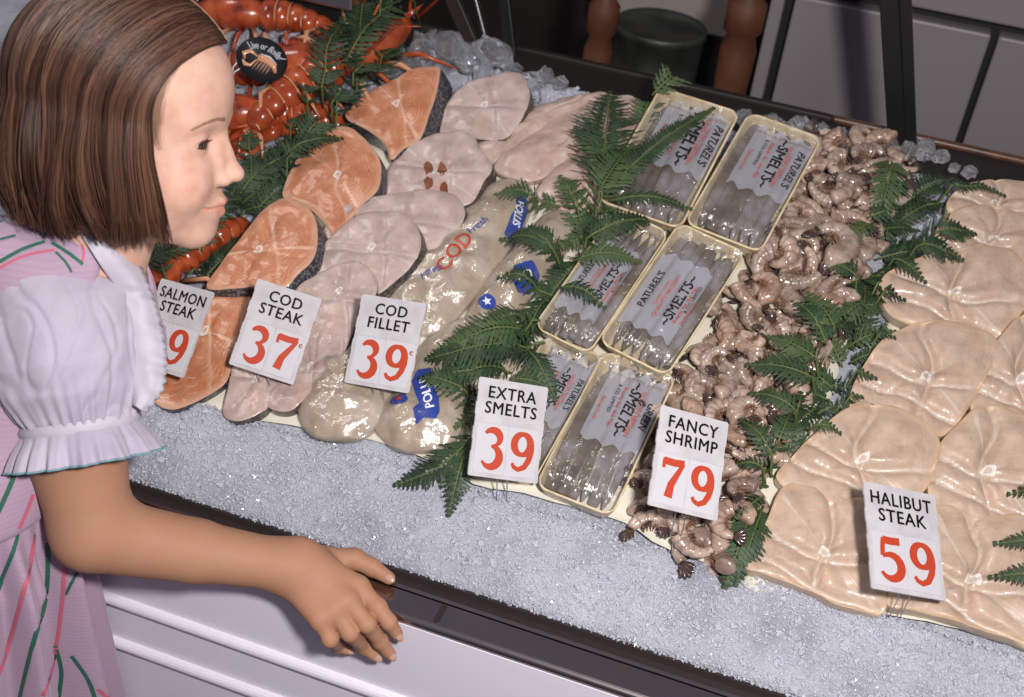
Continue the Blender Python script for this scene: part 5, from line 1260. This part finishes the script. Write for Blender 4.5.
def strands(n, rad, offr, seed):
    b = MB(); cols = []
    for i in range(n):
        phi, s = strand_params(); root = parting(s) + hbr.normal(0, .8, 3)
        off = hbr.uniform(*offr); ze = hem(phi) + hbr.normal(0, 3.2) - (2 if off > 4 else 0)
        pth = hair_path(phi, root, off, ze, hbr.uniform(5, 15))
        g = int(phi*9 + s*3) ; wv = .9*math.sin(phi*17) + .7*math.sin(phi*41 + 1)
        k_ = len(pth); t = np.linspace(0, 1, k_)[:, None]; hz = np.array([math.cos(phi), math.sin(phi), 0]); tg = np.array([-math.sin(phi), math.cos(phi), 0])
        lock = math.sin(phi*23 + .5)*3.2 + math.sin(phi*9)*2.4
        lk = round(phi*7.3 + s*.6); wvy = np.sin(t*(7 + (lk*37 % 5)*.5) + lk*2.1)
        pth = pth + hz*(lock*t**1.6*.6 + wvy*3.6*t**1.6 + hbr.normal(0, 1.4)*t**2) + tg*(hbr.normal(0, 2.6)*t**2 + (4.6*np.sin(t*6 + lk*1.7) + 2.4*np.sin(t*11+lk))*t**1.5)
        # sweep off the face near the temples
        nv = len(b.V); b.tube(pth, [rad*(1 if 1 < q < k_-3 else .55) for q in range(k_)], 4, cap=False)
        fr_ = max(0, abs(phi-math.pi)/(PH1-math.pi) - .86)/.14; tone = np.clip(.5 + .30*fr_ + .22*math.sin(phi*31) + .18*math.sin(phi*67+2) + hbr.normal(0, .16), 0, 1); cols += [tone]*(len(b.V)-nv)
    return b, cols
m = mat('hair', (.12, .06, .035), .36, .55); M['hair'] = m; k = NT(m); at = k.n('ShaderNodeAttribute', attribute_name='tone'); k.base(k.ramp(at.outputs['Fac'], [(.05, (.020, .008, .006)), (.45, (.066, .029, .019)), (.95, (.165, .080, .048))]))
m.node_tree.nodes['Principled BSDF'].inputs['Anisotropic'].default_value = .6
# fitted cap under the strands
NP, NS = 120, 26
V = []; 
for i in range(NP):
    phi = PH0 + (PH1-PH0)*i/(NP-1); f = abs(phi-math.pi)/(PH1-math.pi); s = float(np.clip(1-f**1.1, 0, 1)); pth = hair_path(phi, parting(s), -5.5, hem(phi)+6, 8, NS)
    lock = math.sin(phi*23+.5)*3.2 + math.sin(phi*9)*2.4; hz = np.array([math.cos(phi), math.sin(phi), 0]); t = np.linspace(0, 1, NS)[:, None]
    V += list(pth + hz*(lock*t**1.3*.9))
Fc = [(i*NS+j, (i+1)*NS+j, (i+1)*NS+j+1, i*NS+j+1) for i in range(NP-1) for j in range(NS-1)]
b1, c1 = strands(6500, .40, (-5, 3.5), 1)
nb_ = len(V); Va = V + b1.V; Fa = Fc + [tuple(q+nb_ for q in f) for f in b1.F]; ca_ = [.25]*nb_ + c1
hair = gch('hair', h2w(Va), Fa, M['hair'])
l = hair.data.attributes.new('tone', 'FLOAT', 'POINT'); l.data.foreach_set('value', np.array(ca_, np.float32))

# wisps along the hairline and the pale parting
b = MB()
for i in range(420):
    phi = PH1 + hbr.normal(.035, .03); rt = parting(hbr.uniform(-.02, .10)) + hbr.normal(0, 1.2, 3); pth = hair_path(phi, rt, hbr.uniform(-7.5, -3.5), -40, 6)[:hbr.integers(6, 24)]
    b.tube(pth, [.22*(1 - q/len(pth)) + .05 for q in range(len(pth))], 4, cap=False)
M['wisp'] = mat('light_brown_wisps', (.30, .17, .105), .45); gch('hairline_wisps', h2w(b.V), b.F, M['wisp'], hair)
b = MB(); pc_ = np.array([-10, 0, 26.]); pp = []
for i in range(40):
    q = (parting(i/39*.92) - pc_)/np.array([101, 81, 91.]); pp.append(pc_ + unit(q)*np.array([105, 85, 95.]))
b.tube(pp, [.9 + .25*math.sin(i*1.9) for i in range(40)], 6, flat=.5); gch('parting', h2w(b.V), b.F, mat('scalp', (.34, .20, .14), .6), hair)

# ---- dress
m = mat('striped_dress_cloth', (.60, .44, .60), .75, sheen=.2); M['dress'] = m; k = NT(m)
br = k.n('ShaderNodeTexWave', wave_type='BANDS', bands_direction='Z'); br.inputs['Scale'].default_value = 60; br.inputs['Distortion'].default_value = 3; k.l(k.coords(), br.inputs['Vector'])
k.base(k.mix(k.math('MULTIPLY', br.outputs['Fac'], .25), (.42, .29, .40), (.53, .41, .51))); k.bump(k.noise(400, 3), .3, .0008)
m = mat('sheer_white_cloth', (.76, .70, .80), .7, sheen=.3); M['sheer'] = m; k = NT(m); k.base(k.ramp(k.noise(16, 5, dist=.6), [(.3, (.38, .33, .42)), (.7, (.51, .46, .56))]))
wv = k.n('ShaderNodeTexNoise'); wv.inputs['Scale'].default_value = 600; k.l(k.coords(), wv.inputs['Vector']); k.bump(k.math('ADD', k.math('MULTIPLY', wv.outputs['Fac'], .15), k.math('MULTIPLY', k.noise(14, 3, dist=.8), 2.0)), .35, .004)
M['collarcloth'] = mat('white_collar_cloth', (.52, .49, .57), .6)
M['greenstripe'] = mat('dark_green_stripe', (.03, .13, .09), .7); M['pinkstripe'] = mat('pink_stripe', (.58, .13, .20), .7); M['bluethread'] = mat('blue_green_stitching', (.16, .32, .36), .7)
def dress_sdf(p):
    d = cap(p, CH + np.array([0, 0, .03]), CH, .080, .090); d = smin(d, cap(p, CH, WA, .088, .079), .05)
    d = smin(d, cap(p, SH + np.array([-.01, 0, 0]), NB + np.array([-.02, 0, -.01]), .054, .055), .05); d = smin(d, cap(p, SHL, NB + np.array([-.02, 0, -.01]), .052, .055), .05)
    d = smin(d, cap(p, WA, P(-30, 510, 1.19), .079, .079), .02)
    d = smax(d, ((p - np.array(P(-30, 486, 1.19), np.float32))@np.array([0, 0, -1], np.float32)) - .006, .006)
    d = smin(d, cap(p, P(5, 262, 1.12), P(98, 262, 1.115), .030, .022), .02)
    nk = cap(p, h2w((-10, 0, -90)), h2w((-24, 0, -178)), .045, .046)
    d = smax(d, -nk, .006); d = smin(d, cap(p, P(0, 258, 1.108), P(82, 258, 1.10), .027, .016), .02)
    fr = cap(p, h2w((12, 0, -120)), h2w((30, 0, -182)), .030, .016); d = smax(d, -fr, .006)
    return d
dV, dF = surfnets(dress_sdf, tp_.min(0) - .13, tp_.max(0) + .12, .004)
bod = gch('bodice', dV, dF, M['dress']); md = bod.modifiers.new('s', 'SMOOTH'); md.iterations = 4
# skirt
def skirt_pt(a, s):
    c0 = P(-30, 486, 1.19); c1 = np.array([c0[0] - .05, c0[1] - .03, .42]); c = c0*(1-s) + c1*s
    r = .080 + .014*min(1, s*6)**1.3 + .07*s; fold = (.010 + .022*s)*math.sin(a*9 + 1.1*math.sin(a*2)) * min(1, s*9) + .008*math.sin(a*23)*min(1, s*7)
    r += fold; return c + np.array([math.cos(a)*r, math.sin(a)*r*.9, 0])
NA, NZ = 200, 60
V = [skirt_pt(2*math.pi*i/NA, (j/(NZ-1))**1.2) for j in range(NZ) for i in range(NA)]
Fc = [(j*NA+i, j*NA+(i+1) % NA, (j+1)*NA+(i+1) % NA, (j+1)*NA+i) for j in range(NZ-1) for i in range(NA)]
sk_ = gch('skirt', V, [f[::-1] for f in Fc], M['dress']); md = sk_.modifiers.new('s', 'SOLIDIFY'); md.thickness = .0012; md.offset = -1
def surface_ribbon(name, Vs, Fs, pxs, width, mm, parent, off=.0012):
    bv = BVHTree.FromPolygons([tuple(v) for v in Vs], [tuple(f) for f in Fs]); q = catmull(pxs, 40, closed=False); pts = []
    for x, y in q:
        r_ = bv.ray_cast(Vector(CAM), Vector(unit(ray(x, y))))
        if r_[0] is not None: pts.append((np.array(r_[0]), np.array(r_[1])))
    if len(pts) < 3: return
    V = []; 
    for i, (p, nn) in enumerate(pts):
        t = unit(pts[min(i+1, len(pts)-1)][0] - pts[max(i-1, 0)][0]); 
        if nn.dot(CAM - p) < 0: nn = -nn
        sd = unit(np.cross(t, nn)); V += [p + sd*width/2 + nn*off, p - sd*width/2 + nn*off]
    gch(name, V, [(2*i, 2*i+1, 2*i+3, 2*i+2) for i in range(len(pts)-1)], mm, parent)
for pxs, mm, wd in (([(0, 262), (22, 250), (45, 242)], 'greenstripe', .0035), ([(0, 240), (16, 236)], 'greenstripe', .003), ([(0, 268), (25, 256), (55, 250)], 'pinkstripe', .0025), ([(52, 243), (70, 254), (83, 264)], 'greenstripe', .003),
    ([(18, 466), (8, 490), (-2, 512)], 'greenstripe', .0045), ([(33, 494), (26, 512), (19, 528)], 'pinkstripe', .004), ([(48, 500), (47, 515), (44, 530)], 'greenstripe', .003), ([(80, 240), (84, 252), (82, 262)], 'pinkstripe', .002), ([(56, 252), (66, 262), (72, 272)], 'greenstripe', .002)):
    surface_ribbon('stripe', dV, dF, pxs, wd, M[mm], bod)
for pxs, mm, wd in (([(17, 534), (12, 556), (2, 580), (-6, 600)], 'greenstripe', .004), ([(34, 534), (28, 575), (14, 630), (-4, 680)], 'pinkstripe', .0045), ([(48, 542), (47, 590), (32, 650), (20, 700)], 'greenstripe', .0045), ([(65, 556), (63, 600), (55, 655), (44, 695)], 'pinkstripe', .004), ([(77, 572), (66, 594)], 'greenstripe', .003), ([(56, 645), (62, 672), (58, 700)], 'greenstripe', .0045), ([(72, 655), (88, 678), (96, 700)], 'greenstripe', .0045), ([(98, 688), (112, 702)], 'pinkstripe', .0035)):
    surface_ribbon('stripe', V_ := [skirt_pt(2*math.pi*i/NA, (j/(NZ-1))**1.2) for j in range(NZ) for i in range(NA)], Fc, pxs, wd, M[mm], sk_, off=.0015)

# puff sleeve with gathered band and ruffled hem
SA = P(54, 262, 1.135); SB = P(80, 424, 1.142); SE = P(88, 452, 1.142)
axv = unit(SB - SA); sx = unit(MC[:, 0]*1.0 - axv*np.dot(MC[:, 0], axv)); sy = np.cross(axv, sx)
prof = [(-.10, .020), (-.04, .045), (.06, .062), (.22, .073), (.42, .078), (.62, .077), (.80, .070), (.92, .060), (.985, .055), (1.0, .054), (1.02, .055), (1.06, .058), (1.12, .064), (1.18, .068), (1.22, .070)]
LEN = np.linalg.norm(SB-SA); NA2 = 260; NR = 90; ss = np.linspace(-.10, 1.22, NR)
V = []
for s in ss:
    r0 = np.interp(s, [q[0] for q in prof], [q[1] for q in prof])
    for i in range(NA2):
        a = 2*math.pi*i/NA2; ru = 0
        if s > 1.0: ru = .0045*math.sin(a*17 + 1.5*math.sin(a*3))*(s-1.0)/.22 + .0015*math.sin(a*41)*(s-1)/.22
        else:
            g = max(0, (s-.62)/.38)**1.5; ru = g*.0022*math.sin(a*34 + 2*math.sin(a*5))
            en = min(1, max(0, s+.1)*4)
            ru += en*.45*(.0065*noise.noise(Vector((math.cos(a)*2.2, math.sin(a)*2.2, s*2.2))) - .0055*max(0, 1-abs(noise.noise(Vector((math.cos(a)*1.6+5, math.sin(a)*1.6, s*1.7))))*9) - .004*max(0, 1-abs(noise.noise(Vector((math.cos(a)*1.9+9, math.sin(a)*1.9, s*2.6+4))))*11))
        r = r0 + ru; hem_d = .010*math.cos(a)*0
        V.append(SA + axv*(s*LEN) + (sx*math.cos(a) + sy*math.sin(a)*.92)*r)
Fc = [(j*NA2+i, j*NA2+(i+1) % NA2, (j+1)*NA2+(i+1) % NA2, (j+1)*NA2+i) for j in range(NR-1) for i in range(NA2)]
slv = gch('puff_sleeve', V, Fc, M['sheer']); md = slv.modifiers.new('s', 'SOLIDIFY'); md.thickness = .0007
b = MB(); ed = V[-NA2:]; b.tube(ed + [ed[0]], .0011, 5, cap=False); gch('hem_stitching', b.V, b.F, M['bluethread'], slv)
j_ = int((1.0+.10)/1.32*(NR-1)); bd = V[j_*NA2:(j_+1)*NA2]; cb = SA + axv*LEN; VB = []
for z_ in (-.005, -.0025, 0, .0025, .005):
    for i in range(NA2):
        a = 2*math.pi*i/NA2; VB.append(cb + axv*z_ + (sx*math.cos(a) + sy*math.sin(a)*.92)*(.0572 - abs(z_)*.35))
gch('sleeve_band', VB, [(j*NA2+i, j*NA2+(i+1) % NA2, (j+1)*NA2+(i+1) % NA2, (j+1)*NA2+i) for j in range(4) for i in range(NA2)], M['collarcloth'], slv)

# wide collar with scalloped edge falling down the chest
inner = [(82,236),(98,262),(117,290),(126,318),(131,350),(133,380),(133,404)]
outer = [(112,232),(128,248),(142,274),(153,302),(161,334),(164,362),(160,390),(143,412)]
ID = [1.078, 1.083, 1.11, 1.115, 1.12, 1.12, 1.12]; OD = [1.10, 1.112, 1.125, 1.13, 1.13, 1.13, 1.125, 1.12]
I3 = catmull([P(x, y, d) for (x, y), d in zip(inner, ID)], 180, closed=False); O3 = catmull([P(x, y, d) for (x, y), d in zip(outer, OD)], 180, closed=False)
V = []; KC = 14
for i in range(180):
    for j in range(KC):
        f = j/(KC-1); p = I3[i]*(1-f) + O3[i]*f; up = unit(CAM - p); p = p + up*(.008*math.sin(math.pi*f*.85) + .0026*math.sin(i*.17 + math.sin(i*.09)*1.5)*f**1.5 + .0012*math.sin(i*.45)*f**3 + .003*noise.noise(Vector((i*.035, f*2.5, 1))))
        if j == KC-1: p = p + unit(O3[i]-I3[i])*.0028*abs(math.sin(i*.40))
        V.append(p)
Fc = [(i*KC+j, i*KC+j+1, (i+1)*KC+j+1, (i+1)*KC+j) for i in range(179) for j in range(KC-1)]
clr = gch('collar', V, Fc, M['collarcloth']); md = clr.modifiers.new('s', 'SOLIDIFY'); md.thickness = .0012
b = MB(); b.tube([V[i*KC+KC-1] for i in range(180)], .0008, 5); gch('collar_edge_stitching', b.V, b.F, M['bluethread'], clr)
